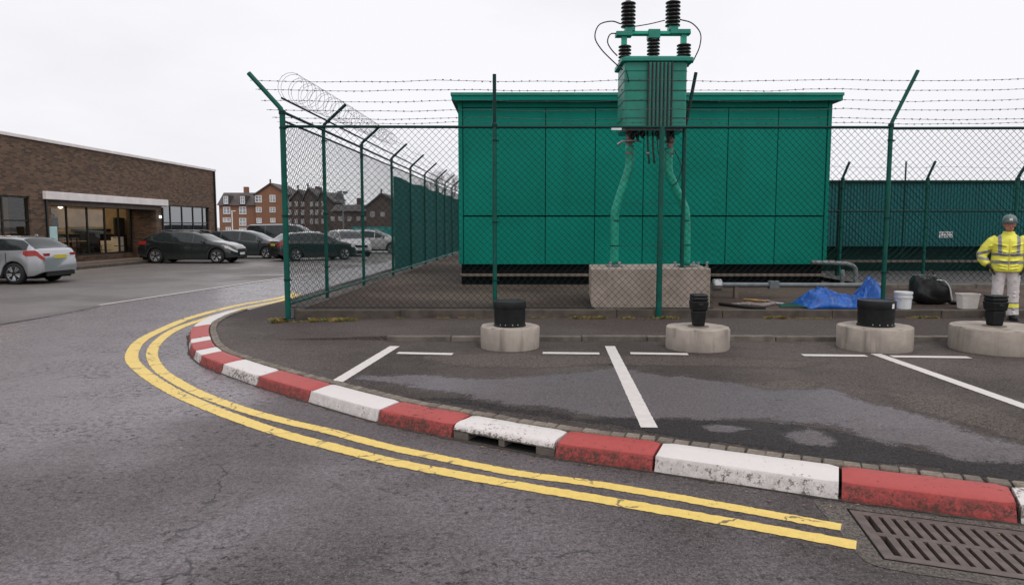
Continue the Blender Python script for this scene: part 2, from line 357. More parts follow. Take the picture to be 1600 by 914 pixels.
M['glassr'] = glass('mirror_glass', (.30, .32, .33), .22)
M['fglass'] = simple('flat_window_glass', (.30, .31, .33), .12, .5, .9, 0)
M['carglass'] = simple('car_glass', (.020, .026, .027), .06, .3, 4, 0)
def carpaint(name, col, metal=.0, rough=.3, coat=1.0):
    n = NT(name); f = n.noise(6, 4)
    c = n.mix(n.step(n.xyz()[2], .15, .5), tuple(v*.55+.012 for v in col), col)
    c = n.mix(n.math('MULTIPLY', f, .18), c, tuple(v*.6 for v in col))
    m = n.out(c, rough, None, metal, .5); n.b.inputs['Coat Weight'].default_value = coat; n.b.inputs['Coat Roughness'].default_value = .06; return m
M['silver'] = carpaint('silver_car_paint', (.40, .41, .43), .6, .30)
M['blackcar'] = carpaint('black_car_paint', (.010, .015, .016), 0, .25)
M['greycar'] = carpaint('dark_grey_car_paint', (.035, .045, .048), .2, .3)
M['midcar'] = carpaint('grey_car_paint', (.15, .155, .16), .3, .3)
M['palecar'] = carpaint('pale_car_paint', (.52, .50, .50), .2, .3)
M['alloy'] = simple('alloy_wheel', (.50, .50, .51), .3, .1, 10, 0, metal=.7)
M['tail'] = simple('red_lamp_lens', (.30, .018, .016), .2, .2, 20, 0)
M['head'] = simple('clear_lamp_lens', (.55, .52, .50), .15, .3, 30, 0)
M['amber'] = simple('amber_lens', (.6, .14, .05), .2, .2, 20, 0)
M['platey'] = simple('yellow_plate', (.62, .50, .04), .4, .15, 60, 0)
M['skin'] = simple('skin', (.50, .22, .16), .55, .22, 18, .08)
M['hivis'] = simple('hi_vis_fabric', (.85, .80, .10), .65, .14, 9, .35, 26, dist=.01)
M['band'] = simple('reflective_band', (.24, .24, .26), .35, .2, 20, .1)
M['trous'] = simple('dirty_white_cotton', (.62, .57, .555), .85, .22, 7, .45, 22, dist=.012)
M['glove'] = simple('dark_glove', (.025, .022, .022), .7, .2, 15, .1)
M['helmet'] = simple('grey_green_helmet', (.105, .15, .145), .35, .45, 12, 0)
M['hair'] = simple('dark_hair', (.03, .02, .015), .7, .3, 60, .2)
M['lip'] = simple('lip', (.30, .09, .08), .5, .1, 30, 0)
M['eyew'] = simple('eye_white', (.6, .58, .56), .3, .05, 30, 0)

# ------------------------------------------------------------------ curves
def spline(pts, step=.05):
    pts = [Vector(p) for p in pts]; P = [pts[0]*2-pts[1]]+pts+[pts[-1]*2-pts[-2]]; outp = []
    for i in range(1, len(P)-2):
        a, b, c, d = P[i-1:i+3]; n = max(2, int((c-b).length/(step*.5)))
        for k in range(n):
            t = k/n; outp.append(.5*((2*b)+(c-a)*t+(2*a-5*b+4*c-d)*t*t+(3*b-a-3*c+d)*t**3))
    outp.append(pts[-1]); res = [outp[0]]; acc = 0
    for i in range(1, len(outp)):
        seg = outp[i]-outp[i-1]; L = seg.length
        while acc+L >= step:
            t = (step-acc)/L; q = outp[i-1]+seg*t; res.append(q); outp[i-1] = q; seg = outp[i]-q; L = seg.length; acc = 0
        acc += L
    return res
def offset(pl, d):     # positive d: to the right of travel
    r = []
    for i, p in enumerate(pl):
        t = (pl[min(i+2, len(pl)-1)]-pl[max(i-2, 0)]).normalized(); r.append(Vector((p.x+t.y*d, p.y-t.x*d, p.z)))
    return r
# kerb foot line, from the right foreground round the corner to the far end of the painted stones
kb = [(1850, 858), (1598, 820), (1309, 781), (1025, 738), (862, 715), (706, 685), (590, 660), (480, 628), (400, 603), (345, 583), (311, 568), (304, 559), (295.5, 547), (294, 541), (303, 517), (315, 507), (352, 495)]
kpts = [gp(u, v, 0) for u, v in kb]
smoothpts = [kpts[i] for i in (0, 1, 2, 3, 4, 5, 6, 7, 8, 9, 10, 12, 14, 16)]
smoothpts.insert(0, kpts[0]+(kpts[0]-kpts[1])*1.5)
edge_end = [gp(440, 472, 0), Vector((-5.25, 20, 0)), Vector((-5.0, 30, 0)), Vector((-4.7, 42, 0)), Vector((-4.4, 55, 0))]
K = spline(smoothpts+edge_end, .05)
def nearest(p): return min(range(len(K)), key=lambda i: (K[i]-p).length_squared)
brk = [nearest(p) for p in kpts]
IEND = brk[-1]
SETT0, SETT1 = .30, .405      # sett row offsets from the kerb foot
def off_pt(i, d):
    t = (K[min(i+2, len(K)-1)]-K[max(i-2, 0)]).normalized(); return Vector((K[i].x+t.y*d, K[i].y-t.x*d, 0))

# ------------------------------------------------------------------ ground sheets
def sheet(name, poly, z, mat, holes=None, label=None, jit=0):
    bm = bmesh.new(); es = []
    for lp in [poly]+(holes or []):
        vs = [bm.verts.new((p[0], p[1], 0)) for p in lp]
        es += [bm.edges.new((vs[i], vs[(i+1) % len(vs)])) for i in range(len(vs))]
    bmesh.ops.triangle_fill(bm, edges=es, use_beauty=True, normal=(0, 0, 1))
    for f in bm.faces:
        if f.normal.z < 0: f.normal_flip()
    for v in bm.verts: v.co.z = z(v.co) if callable(z) else z
    me = bpy.data.meshes.new(name); bm.to_mesh(me); bm.free(); me.materials.append(mat)
    return ob(name, me, kind='structure', label=label)
sheet('ground', [(-1500, -300), (1500, -300), (1500, 2000), (-1500, 2000)], -.06, M['carpark'], label='dull grey brown ground running out to the horizon')
# drain grate frame (world)
g0 = gp(1327, 797); g1 = gp(1600, 832); gd = (g1-g0); gd.z = 0; gd.normalize(); gn = Vector((gd.y, -gd.x, 0))
GL, GW = 1.36, .64
GK = .187
def gw(a, b, z=0): q = g0+gd*(a+GK*b)+gn*b; return Vector((q.x, q.y, z))
hole = [gw(.0, .0), gw(GL, 0), gw(GL, GW), gw(0, GW)]
i0 = brk[4]; i1 = brk[5]
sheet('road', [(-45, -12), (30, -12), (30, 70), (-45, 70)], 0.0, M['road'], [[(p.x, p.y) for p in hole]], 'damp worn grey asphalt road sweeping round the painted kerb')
# car park beyond the road crack
cpk = [gp(-700, 560), gp(-200, 525), gp(0, 508), gp(80, 494), gp(155, 478.5), gp(300, 456), gp(440, 435.5), Vector((-6.3, 34, 0)), Vector((-5.9, 68, 0)), Vector((-44, 68, 0)), Vector((-44, 14, 0))]
sheet('car_park', [(p.x, p.y) for p in cpk], .004, M['carpark'], label='brown grey car park surface in front of the brick shop')
# parking area (raised lot) with inner edge along the setts
FY = 12.0            # front face of the compound kerb
lot = [off_pt(i, SETT1) for i in range(0, len(K), 2)]
lotpoly = [(p.x, p.y) for p in lot]+[(30, 55), (30, lot[0].y)]
sheet('parking_area', lotpoly, .118, M['lot'], label='dark patched asphalt parking area behind the painted kerb')
# far flush edging (dropped kerb) after painted stones
def strip(name, pl, d0, d1, z0, z1, mat, parent=None, **k):
    a = offset(pl, d0); b = offset(pl, d1); mb = MB()
    n = len(pl); mb.add([(p.x, p.y, z0) for p in a]+[(p.x, p.y, z1) for p in b], [(i, n+i, n+i+1, i+1) for i in range(n-1)])
    return part(name, mb, mat, parent, **k)
strip('edging_slope', K[IEND-2:], -.02, SETT1+.01, .006, .12, M['pave'], kind='structure', label='sloping asphalt edge where the kerb drops to the road')
# pavement strip in front of the fence
PVY = gp(800, 533, .12).y
xl = gp(607, 530, .12).x
pv = MB(); zt = .185
px_ = [xl-.9, xl, 30]
pv.add([(xl-1.6, PVY+.16, .1186), (xl+.004, PVY+.125, .175), (30, PVY+.125, zt), (30, FY+.05, zt), (xl+.004, FY+.05, zt), (xl-2.9, FY+.05, .1186)], [(0, 1, 4, 5), (1, 2, 3, 4)])
pv.add([(xl-1.6, PVY+.16, .10), (xl+.004, PVY+.125, .10), (xl+.004, PVY+.125, .175), (xl-1.6, PVY+.16, .1186)], [(0, 1, 2, 3)])
part('pavement', pv, M['pave'], kind='structure', label='narrow asphalt pavement strip between the low kerb and the fence')
# compound ground
XC = gp(446, 500, .185).x
def fx(y): return XC+.0335*(y-FY)+.02     # west edge of the compound
sheet('compound_ground', [(fx(FY)+.1, FY+.12), (30, FY+.12), (30, 60), (fx(60)+.1, 60)], .305, M['yard'], label='gritty brown ground inside the fenced compound')
# dark grit strip at the back right
BY = atd(1400, 452, 1).y
yk = gp(1400, 451, .305).y
gst = MB(); gst.quad((8.2, yk+.14, .40), (30, yk+.14, .40), (30, 21.2, .42), (8.2, 21.2, .42))
part('gravel_strip', gst, simple('grey_grit', (.075, .07, .068), .9, .35, 8, .8, 60, dist=.02), kind='structure', label='raised grey gravel strip below the teal hoarding')

# damp and dry patches on the lot: ragged edged films
def ragged(pts, amt=.06, step=.06, seed=0, asp=1):
    q = spline(pts+[pts[0]], step)[:-1]; r = []
    for i, p in enumerate(q):
        n1 = mn.fractal(Vector((p.x*2.2, p.y*3.2, seed)), 1, 2, 5); n2 = mn.fractal(Vector((p.x*2.2, p.y*3.2, seed+9)), 1, 2, 5)
        r.append((p.x+n1*amt*1.6, p.y+n2*amt))
    return r
def patch(px, z, mat, amt, seed, lab, name):
    pts = [gp(u, v, .12) for u, v in px]; xs = [p.x for p in pts]; ys = [p.y for p in pts]; sp = max(.03, min(.08, (max(ys)-min(ys))/8)); wd = max(.05, amt*2.2)
    x0, x1, y0, y1 = min(xs)-wd, max(xs)+wd, min(ys)-wd, max(ys)+wd; nx, ny = int((x1-x0)/sp)+1, int((y1-y0)/sp)+1
    def sdist(x, y):
        ins = False; dm = 9; n = len(pts)
        for i in range(n):
            a, b = pts[i], pts[(i+1) % n]
            if (a.y > y) != (b.y > y) and x < (b.x-a.x)*(y-a.y)/(b.y-a.y)+a.x: ins = not ins
            ex, ey = b.x-a.x, b.y-a.y; t = max(0, min(1, ((x-a.x)*ex+(y-a.y)*ey)/(ex*ex+ey*ey))); dm = min(dm, sqrt((x-a.x-ex*t)**2+(y-a.y-ey*t)**2))
        return dm if ins else -dm
    mb = MB(); val = []
    for j in range(ny+1):
        for i in range(nx+1):
            x, y = x0+i*sp, y0+j*sp; mb.v.append((x, y, z)); nn = mn.fractal(Vector((x*1.6, y*2.2, seed)), 1, 2, 4)*amt*1.3; val.append(max(0, min(1, .5+(sdist(x, y)+nn)/(2*wd))))
    for j in range(ny):
        for i in range(nx):
            k = j*(nx+1)+i
            if max(val[k], val[k+1], val[k+nx+1], val[k+nx+2]) > .02: mb.f.append((k, k+1, k+nx+2, k+nx+1))
    o = part(name, mb, mat, kind='structure', label=lab); at = o.data.attributes.new('edge', 'FLOAT', 'POINT')
    for k, v in enumerate(val): at.data[k].value = v
    return o
patch([(640, 622), (720, 622), (790, 640), (860, 645), (910, 655), (960, 652), (1050, 655), (1170, 658), (1300, 672), (1400, 694), (1500, 716), (1620, 726), (1800, 760), (1800, 800), (1600, 750), (1310, 716), (1040, 679), (880, 654), (740, 632)], .1188, M['tar'], .07, 31, 'dark fresh tarmac strip along the sett row', 'tarmac_strip')
patch([(560, 588), (650, 585), (760, 592), (870, 585), (960, 575), (1080, 588), (1180, 602), (1300, 606), (1370, 630), (1450, 655), (1620, 702), (1700, 750), (1600, 722), (1500, 712), (1400, 690), (1300, 668), (1180, 655), (1040, 652), (960, 650), (905, 648), (870, 640), (800, 632), (700, 610), (620, 600)], .1195, M['damp'], .10, 3, 'damp purple grey film across the parking bays', 'damp_patch')
patch([(1160, 600), (1230, 592), (1290, 598), (1275, 608), (1200, 610)], .121, M['dry'], .05, 5, 'pale dry oval on the damp bay', 'dry_patch')
patch([(1215, 676), (1265, 668), (1310, 684), (1300, 696), (1250, 692)], .1205, M['damp'], .05, 8, 'small pale blotch behind the white kerb stone', 'dry_patch')
patch([(1105, 666), (1140, 664), (1165, 670), (1140, 674), (1110, 672)], .1205, M['damp'], .04, 12, 'thin pale blotch left of the small blotch', 'dry_patch')
patch([(1380, 612), (1480, 618), (1590, 650), (1700, 690), (1640, 700), (1500, 662), (1420, 640)], .121, M['dry'], .09, 15, 'brown dry patch beside the right bay line', 'dry_patch')
patch([(640, 556), (760, 552), (900, 556), (1020, 556), (1180, 560), (1300, 566), (1200, 574), (1000, 570), (820, 574), (700, 570)], .1195, M['dry'], .10, 21, 'brown dry patch along the dashed line', 'dry_patch')

# ------------------------------------------------------------------ painted kerb
kerb = thing('painted_kerb', 'curved kerb of red and white painted stones along the road edge', 'kerb', kind='structure')
PROF = [(0, -.03), (0, .0), (.008, .035), (.022, .085), (.030, .108), (.042, .114), (.10, .121), (.19, .133), (.272, .141), (.286, .135), (.29, .09)]
def kerb_stone(ia, ib, mat, seed, prof=PROF, name='kerb_stone', gapd=.010, chunk=0):
    n = max(4, int((ib-ia)/1.5)); mb = MB(); m = len(prof); vs = []; fs = []
    for k in range(n+1):
        t = k/n; f = ia+(ib-ia)*t; L = (ib-ia)*.05
        e = min(t, 1-t)*L; tt = ia+(ib-ia)*t
        if k == 0: tt += gapd/.05
        if k == n: tt -= gapd/.05
        i = int(tt); fr = tt-i; rd = .010*max(0, 1-e/.04)
        for j, (d, z) in enumerate(prof):
            p = off_pt(i, d).lerp(off_pt(i+1, d), fr)
            nn = mn.fractal(Vector((p.x*9, p.y*9, seed+z*12)), 1, 2, 4)*.006
            hz = 1 if 1 < j < m-1 else 0
            q = off_pt(i, d-nn*hz+(rd if 1 < j < 6 else 0)+(max(0, chunk*(1-e/.09))*.03 if j in (3, 4, 5) else 0)).lerp(off_pt(i+1, d-nn*hz+(rd if 1 < j < 6 else 0)), fr)
            vs.append((q.x, q.y, z+nn*.6*hz-(rd if j > 4 else 0)))
    for k in range(n):
        for j in range(m-1): fs.append((k*m+j, k*m+j+1, (k+1)*m+j+1, (k+1)*m+j))
    fs.append(tuple(range(m))); fs.append(tuple(n*m+j for j in range(m))[::-1])
    mb.add(vs, fs); o = part(name, mb, mat, kerb); smooth_angle(o, 38); return o
cols = {0: 'white', 1: 'red', 2: 'white', 3: 'red', 5: 'red', 6: 'white', 7: 'red', 8: 'white', 9: 'red', 10: 'white', 11: 'red', 12: 'white', 13: 'red', 14: 'white'}
stones = [(brk[i], brk[i+1]) for i in range(len(brk)-1)]
segs = [(0, 'white'), (1, 'red'), (2, 'white'), (3, 'red'), (4, 'inlet'), (5, 'red'), (6, 'white'), (7, 'red'), (8, 'white'), (9, 'red')]
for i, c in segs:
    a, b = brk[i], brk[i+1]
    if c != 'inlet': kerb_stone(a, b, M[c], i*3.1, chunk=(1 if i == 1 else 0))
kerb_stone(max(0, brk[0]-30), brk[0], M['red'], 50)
# far narrow stones
fb = [nearest(gp(u, v)) for u, v in ((311, 568), (304, 559.5), (295.5, 547.5), (294.3, 540.5), (301, 520), (352, 495))]
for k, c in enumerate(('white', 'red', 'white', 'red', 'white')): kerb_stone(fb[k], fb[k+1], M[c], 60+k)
# inlet stone: painted lintel over two openings
a, b = brk[4], brk[5]
lint = [(.030, .060), (.022, .072), (.034, .102), (.050, .116), (.10, .122), (.19, .132), (.272, .138), (.286, .130), (.29, .06), (.035, .055)]
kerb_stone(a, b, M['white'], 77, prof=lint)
inl = MB()
def seg_box(mb, ia, ib, d0, d1, z0, z1):
    n = max(1, int((ib-ia)/2)); P = []
    for k in range(n+1):
        t = ia+(ib-ia)*k/n; i = int(t); fr = t-i
        p = off_pt(i, d0).lerp(off_pt(i+1, d0), fr); q = off_pt(i, d1).lerp(off_pt(i+1, d1), fr)
        P.append([(p.x, p.y, z0), (p.x, p.y, z1), (q.x, q.y, z1), (q.x, q.y, z0)])
    vs = [x for r in P for x in r]; fs = []
    for k in range(n):
        for j in range(4): fs.append((k*4+j, (k+1)*4+j, (k+1)*4+(j+1) % 4, k*4+(j+1) % 4))
    fs += [(0, 1, 2, 3), (n*4+3, n*4+2, n*4+1, n*4)]; mb.add(vs, fs)
L = b-a
seg_box(inl, a+.1, a+L*.17, .03, .28, -.03, .057)
seg_box(inl, a+L*.475, a+L*.53, .035, .28, -.03, .057)
seg_box(inl, a+L*.84, b-.1, .03, .28, -.03, .057)
seg_box(inl, a+.3, b-.3, .27, .285, -.1, .057)
part('inlet_frame', inl, M['kerbc'], kerb)
dk = MB(); seg_box(dk, a+L*.17, a+L*.84, .2, .268, -.02, .052); seg_box(dk, a+L*.17, a+L*.84, .03, .2, -.02, .004)
part('inlet_void', dk, M['black'], kerb)
# gutter dirt along kerb foot
gut = MB(); pl = K[:IEND-3]; A = []; 
for i, p in enumerate(pl):
    wd = .012+.05*abs(mn.fractal(Vector((p.x*5, p.y*5, 2)), 1, 2, 4)); q = off_pt(i, -wd); r = off_pt(i, .012); A.append(((q.x, q.y, .003), (r.x, r.y, .006)))
n_ = len(A); gut.add([x[0] for x in A]+[x[1] for x in A], [(i, n_+i, n_+i+1, i+1) for i in range(n_-1)])
part('gutter_dirt', gut, M['moss'], kind='stuff', label='dark silt lying in the gutter along the painted kerb', cat='dirt')
part('sett_bedding', (lambda mb: (seg_box(mb, 0, IEND+4, .285, SETT1+.02, .02, .116), mb)[1])(MB()), M['moss'], kind='structure', label='dark mortar bedding under the sett row')
# setts
setts = thing('sett_edging', 'row of small brown stone setts behind the painted kerb', 'edging', kind='structure')
sm = []
for k in range(8):
    mb = MB(); rr = random.Random(k); lx, ly, h = .112, .092, .03; vs = []
    for z, s_ in ((-h, 1), (.0, 1), (.010, .88)):
        for x, y in ((-1, -1), (1, -1), (1, 1), (-1, 1)): vs.append((x*lx/2*s_+rr.uniform(-.004, .004), y*ly/2*s_+rr.uniform(-.003, .003), z+rr.uniform(-.002, .002)))
    mb.add(vs, [(0, 1, 5, 4), (1, 2, 6, 5), (2, 3, 7, 6), (3, 0, 4, 7), (4, 5, 9, 8), (5, 6, 10, 9), (6, 7, 11, 10), (7, 4, 8, 11), (8, 9, 10, 11)])
    sm.append(mb.mesh('sett', M['sett']))
t = 4.0
while t < IEND+2:
    i = int(t); p = off_pt(i, (SETT0+SETT1)/2+random.uniform(-.004, .004)).lerp(off_pt(i+1, (SETT0+SETT1)/2), t-i)
    d = K[i+1]-K[i]; sc = random.uniform(.85, 1.15)
    o = ob('sett', sm[random.randrange(8)], setts, (p.x, p.y, .131+random.uniform(-.003, .004)), math.atan2(d.y, d.x)+random.uniform(-.03, .03)); o.scale = (sc, 1, 1)
    t += (.118*sc+.006)/.05

# ------------------------------------------------------------------ yellow lines
def wline(name, pts, w0, w1, z, mat, lab, jit=.009, ends=True):
    pl = spline(pts, .02 if (pts[0]-pts[-1]).length > 3 else .03); n = len(pl); A = []
    for i, p in enumerate(pl):
        t = (pl[min(i+1, n-1)]-pl[max(i-1, 0)]).normalized(); wd = (w0+(w1-w0)*i/n)/2
        j1 = mn.fractal(Vector((p.x*22, p.y*22, 1)), .8, 2, 5)*jit; j2 = mn.fractal(Vector((p.x*22, p.y*22, 7)), .8, 2, 5)*jit
        A.append(((p.x-t.y*(wd+j1), p.y+t.x*(wd+j1), z), (p.x+t.y*(wd+j2), p.y-t.x*(wd+j2), z)))
    mb = MB(); mb.add([a[0] for a in A]+[a[1] for a in A], [(i, n+i, n+i+1, i+1) for i in range(n-1)])
    return part(name, mb, mat, kind='structure', label=lab)
outer = [(1338, 852), (1187, 824), (1000, 791), (900, 774), (801, 757), (680, 735), (597, 718), (515, 697), (453, 681), (385, 659), (317, 633), (262, 607), (221, 579), (205.5, 557), (221, 532), (262, 511), (303, 495), (371, 477.5), (440, 465)]
inner = [(1314, 824), (1150, 794), (1000, 767.5), (900, 752), (801, 738.5), (680, 714), (597, 696), (515, 674), (453, 660), (385, 641.5), (317, 617), (276, 596), (248, 576), (237.5, 553), (248, 533), (276, 514), (317, 499.5), (371.5, 484), (440, 469.5)]
wline('yellow_line', [gp(u, v) for u, v in outer]+[Vector((-5.78, 18.6, 0))], .120, .20, .0038, M['yellow'], 'outer yellow line of the double yellow lines round the bend')
wline('yellow_line', [gp(u, v) for u, v in inner]+[Vector((-5.52, 18.4, 0))], .106, .18, .0038, M['yellow'], 'inner yellow line of the double yellow lines beside the kerb')
# white markings
def quadline(name, pa, pb, w0, z, mat, lab, jit=.004):
    a, b = gp(*pa, z), gp(*pb, z); m = a.lerp(b, .5); return wline(name, [a, m, b], w0, w0, z+.0035, mat, lab, jit)
quadline('bay_line', (617, 541), (524, 598), .135, .12, M['wline'], 'short slanting white bay line nearest the bend')
quadline('bay_line', (953, 541), (1015, 669), .135, .12, M['wline'], 'middle white bay line running towards the red kerb stone')
quadline('bay_line', (1368, 553), (1680, 663), .135, .12, M['wline'], 'long white bay line at the right')
for k, (pa, pb, lab) in enumerate((((621, 551.5), (711, 553.5), 'white dash left of the first concrete ring'), ((848, 551.5), (938, 552.5), 'white dash just right of the first concrete ring'), ((985, 552), (1077, 553.5), 'white dash in front of the second concrete ring'), ((1254, 555), (1356, 556), 'white dash left of the third concrete ring line'), ((1393, 557), (1516, 558.5), 'white dash between the third and fourth concrete rings'))):
    quadline('dash_line', pa, pb, .135, .12, M['wline'], lab)
a_, b_ = gp(155, 477.5), gp(440, 435); wline('centre_line', [a_, a_.lerp(b_, .5), b_, b_+(b_-a_)*.3], .10, .12, .012, M['wline'], 'long thin white line across the road towards the fence')
quadline('centre_dash', (38, 474), (70, 474), .09, .0, M['wline'], 'short faint white dash on the left of the road')
for pa, pb, wd, lab in (((-60, 452), (30, 449), .08, 'pale bay line beside the silver car wheel'), ((30, 449), (98, 443.5), .08, 'pale bay line behind the silver car'), ((95, 431), (228, 431), .12, 'faded yellow bay line right of the silver car'), ((190, 420.5), (305, 421), .10, 'faded yellow bay line in front of the black car'), ((390, 409), (440, 408), .12, 'pale bay line past the black car')):
    a_, b_ = gp(*pa), gp(*pb); wline('faded_bay_line', [a_, a_.lerp(b_, .5), b_], wd, wd, .010, M['fyellow'], lab)
# crack sealing line at the road / car park joint
cj = [gp(u, v) for u, v in ((-100, 520), (0, 507.5), (40, 501), (95, 492), (155, 480))]
wline('road_crack', cj, .03, .02, .012, M['gap'], 'thin dark crack between road and car park', .02)
# worn dirt collar beside the grate
sheet('grate_surround', ragged([gw(-.17, -.10), gw(.3, -.09), (gw(1.5, -.05)), gw(1.55, .3), gw(1.5, .78), gw(.7, .76), gw(.1, .75), gw(-.10, .70), gw(-.16, .3)], .02, .03, 4), .003, asphalt('grate_mortar', (.085, .072, .062), (.12, .10, .09), fleck=.4, crack=False, rdry=.9, rwet=.8), [[(p.x, p.y) for p in hole]], 'rough mortar patch round the drain grate')

# ------------------------------------------------------------------ drain grate
gr = thing('drain_grate', 'large rusty brown iron drain grate with two rows of slots by the red kerb stone', 'drain grate', (g0.x, g0.y, 0), math.atan2(gd.y, gd.x))
def skew(mb): mb.v = [(x-GK*y, y, z) for x, y, z in mb.v]; return mb
def gb(mb, x0, x1, y0, y1, z0=-.05, z1=.006): mb.b2(x0, x1, -y0, -y1, z0, z1)
mb = MB(); gb(mb, 0, GL, 0, .055); gb(mb, 0, GL, GW-.055, GW); gb(mb, 0, .06, .055, GW-.055); gb(mb, GL-.06, GL, .055, GW-.055)
part('frame', skew(mb), M['iron'], gr, bevel=.003)
mb = MB(); gb(mb, -.014, GL+.014, -.014, -.002, -.05, .004); gb(mb, -.014, GL+.014, GW+.002, GW+.014, -.05, .004); gb(mb, -.014, -.002, -.002, GW+.002, -.05, .004); gb(mb, GL+.002, GL+.014, -.002, GW+.002, -.05, .004); part('seat_frame', skew(mb), M['gap'], gr)
mb = MB(); gb(mb, .06, GL-.06, GW/2-.022, GW/2+.022); part('centre_rib', skew(mb), M['iron'], gr, bevel=.003)
barm = MB(); barm.b2(-.0205, .0205, -.122, .122, -.05, .005); skew(barm); bm_ = barm.mesh('bar', M['iron'])
nb = 18
for r_ in range(2):
    yc = -(.055+(GW/2-.022))/2 if r_ == 0 else -((GW/2+.022)+(GW-.055))/2
    for k in range(nb):
        x = .06+.036+.021+k*(GL-.12-.036)/(nb)
        if x > GL-.07: break
        o = ob('bar', bm_, gr, (x-GK*yc, yc, 0)); o.scale = (1, ((GW/2-.077))/.244, 1)
mb = MB(); x0, x1, y0, y1 = 0, GL, -GW, 0
mb.add([(x0, y0, -.5), (x1, y0, -.5), (x1, y1, -.5), (x0, y1, -.5), (x0, y0, -.002), (x1, y0, -.002), (x1, y1, -.002), (x0, y1, -.002)], [(0, 1, 2, 3), (0, 4, 5, 1), (1, 5, 6, 2), (2, 6, 7, 3), (3, 7, 4, 0)])
part('gully_pit', skew(mb), M['black'], gr)

# ------------------------------------------------------------------ plain kerbs
def kerb_row(name, lab, x0, x1, y, dep, z0, z1, lens, mat, taper=0):
    t_ = thing(name, lab, 'kerb', kind='structure'); x = x0; k = 0
    while x < x1:
        L_ = lens*random.uniform(.97, 1.03); mb = MB(); jz = random.uniform(-.004, .004); jy = random.uniform(-.004, .004)
        zz = z1+jz
        mb.b2(x+.005, x+L_-.005, y+jy, y+jy+dep, z0, zz)
        part('kerb_stone', mb, mat, t_, bevel=.012); x += L_; k += 1
    mb = MB(); mb.b2(x0+.03, x1, y+.015, y+dep-.01, z0, z1-.02); part('joint_mortar', mb, M['moss'], t_)
kerb_row('pavement_kerb', 'low straight concrete kerb behind the concrete rings', xl, 22, PVY, .125, .05, .188, .915, M['kerbc'])
kerb_row('compound_kerb', 'weathered brown concrete kerb under the green fence', XC+.06, 22, FY, .15, .10, .318, 1.83, M['kerbd'])
kerb_row('inner_kerb', 'pale stained kerb at the back right of the compound', 8.0, 26, yk, .14, .28, .405, .915, M['kerbc'])
mb = MB(); pts = [(fx(y), y) for y in range(12, 60, 3)]
for (xa, ya), (xb, yb) in zip(pts, pts[1:]): mb.add([(xa, ya+.13, .05), (xa+.12, ya+.13, .05), (xb+.12, yb+.13, .05), (xb, yb+.13, .05), (xa, ya+.13, .315), (xa+.12, ya+.13, .315), (xb+.12, yb+.13, .315), (xb, yb+.13, .315)], [(0, 1, 5, 4), (4, 5, 6, 7), (2, 3, 7, 6), (3, 0, 4, 7), (1, 2, 6, 5)])
part('side_kerb', mb, M['kerbd'], kind='structure', label='concrete edge beam under the receding side fence')

# ------------------------------------------------------------------ fences
FH = 3.50
FPY = FY+.05
def link_panel(parent, a, b, z0, z1, p=.114, r=.0036, name='mesh_panel'):
    a = Vector((a[0], a[1], 0)); b = Vector((b[0], b[1], 0)); W = (b-a).length; d = (b-a)/W; nrm = Vector((-d.y, d.x, 0)); H = z1-z0; mb = MB()
    for sgn in (1, -1):
        k0 = -H if sgn == 1 else 0; c = k0-(k0 % p)
        while c < (W if sgn == 1 else W+H):
            # line x = c + sgn*z
            pts = []
            zs = sorted([max(0, min(H, q)) for q in ((0-c)*sgn, (W-c)*sgn)])
            if zs[1]-zs[0] > .02:
                m_ = 3
                for i in range(m_+1):
                    zz = zs[0]+(zs[1]-zs[0])*i/m_; xx = c+sgn*zz; wv = .012*mn.noise(Vector((xx*1.5+a.x, zz*1.5, a.y)))
                    q = a+d*min(W, max(0, xx+wv*.5))+nrm*(sgn*.003+wv); pts.append((q.x, q.y, z0+zz))
                mb.tube(pts, r, 3, cap=False, ref=nrm)
            c += p
    return part(name, mb, M['wire'], parent, kind='stuff')
def barbed(parent, a, b, z, r=.0042, sag=.03, barb=.13, seed=0, name='barbed_wire'):
    a = Vector(a); b = Vector(b); n = max(6, int((b-a).length/.6)); mb = MB(); pts = []
    def P(t): 
        q = a.lerp(b, t); q.z += -sag*sin(pi*((t*(b-a).length/3.2) % 1))+.02*mn.noise(Vector((q.x*1.3, q.y*.8, seed*5.1))); return q
    pts = [P(i/n) for i in range(n+1)]; mb.tube(pts, r, 3, cap=False)
    L_ = (b-a).length; k = int(L_/barb)
    for i in range(k):
        q = P((i+.5)/k); rr = random.uniform(.014, .022)
        for s_ in (0, 1):
            v = Vector((random.uniform(-1, 1), random.uniform(-1, 1), random.uniform(-1, 1))).normalized()*rr; mb.tube([q-v, q+v], .0035, 3, cap=False)
        mb.tube([q-(b-a).normalized()*.012, q+(b-a).normalized()*.012], .007, 4)
    return part(name, mb, M['barb'], parent)
def post(parent, x, y, z0, ztop, arm=None, r=.037, mat=None, plate=True, name='post', armm=None):
    mb = MB(); mb.lathe([(r, z0), (r, ztop), (r*.8, ztop+.008)], (x, y, 0), 14)
    o = part(name, mb, mat or M['post'], parent); smooth_angle(o)
    mb = MB(); mb.lathe([(r*1.25, ztop-.06), (r*1.25, ztop-.01), (r*1.1, ztop)], (x, y, 0), 12); part('post_cap', mb, M['postd'], parent)
    if arm:
        q = Vector((x+arm[0], y+arm[1], ztop+arm[2])); mb = MB(); mb.tube([(x, y, ztop-.03), (x+arm[0]*.04, y, ztop+.03), q], r*.82, 10); o = part('arm', mb, armm or M['postd'], parent); smooth_angle(o)
    for zc in (z0+.65, (z0+ztop)/2, ztop-.28):
        mb = MB(); mb.lathe([(r*1.22, zc-.014), (r*1.22, zc+.014)], (x, y, 0), 12); mb.box((x+r*1.2+.012, y-.01, zc), (.04, .012, .022)); part('clamp', mb, M['postd'], parent)
    if plate:
        mb = MB(); mb.box((x, y, z0+.008), (.16, .16, .016)); part('base_plate', mb, M['postd'], parent)
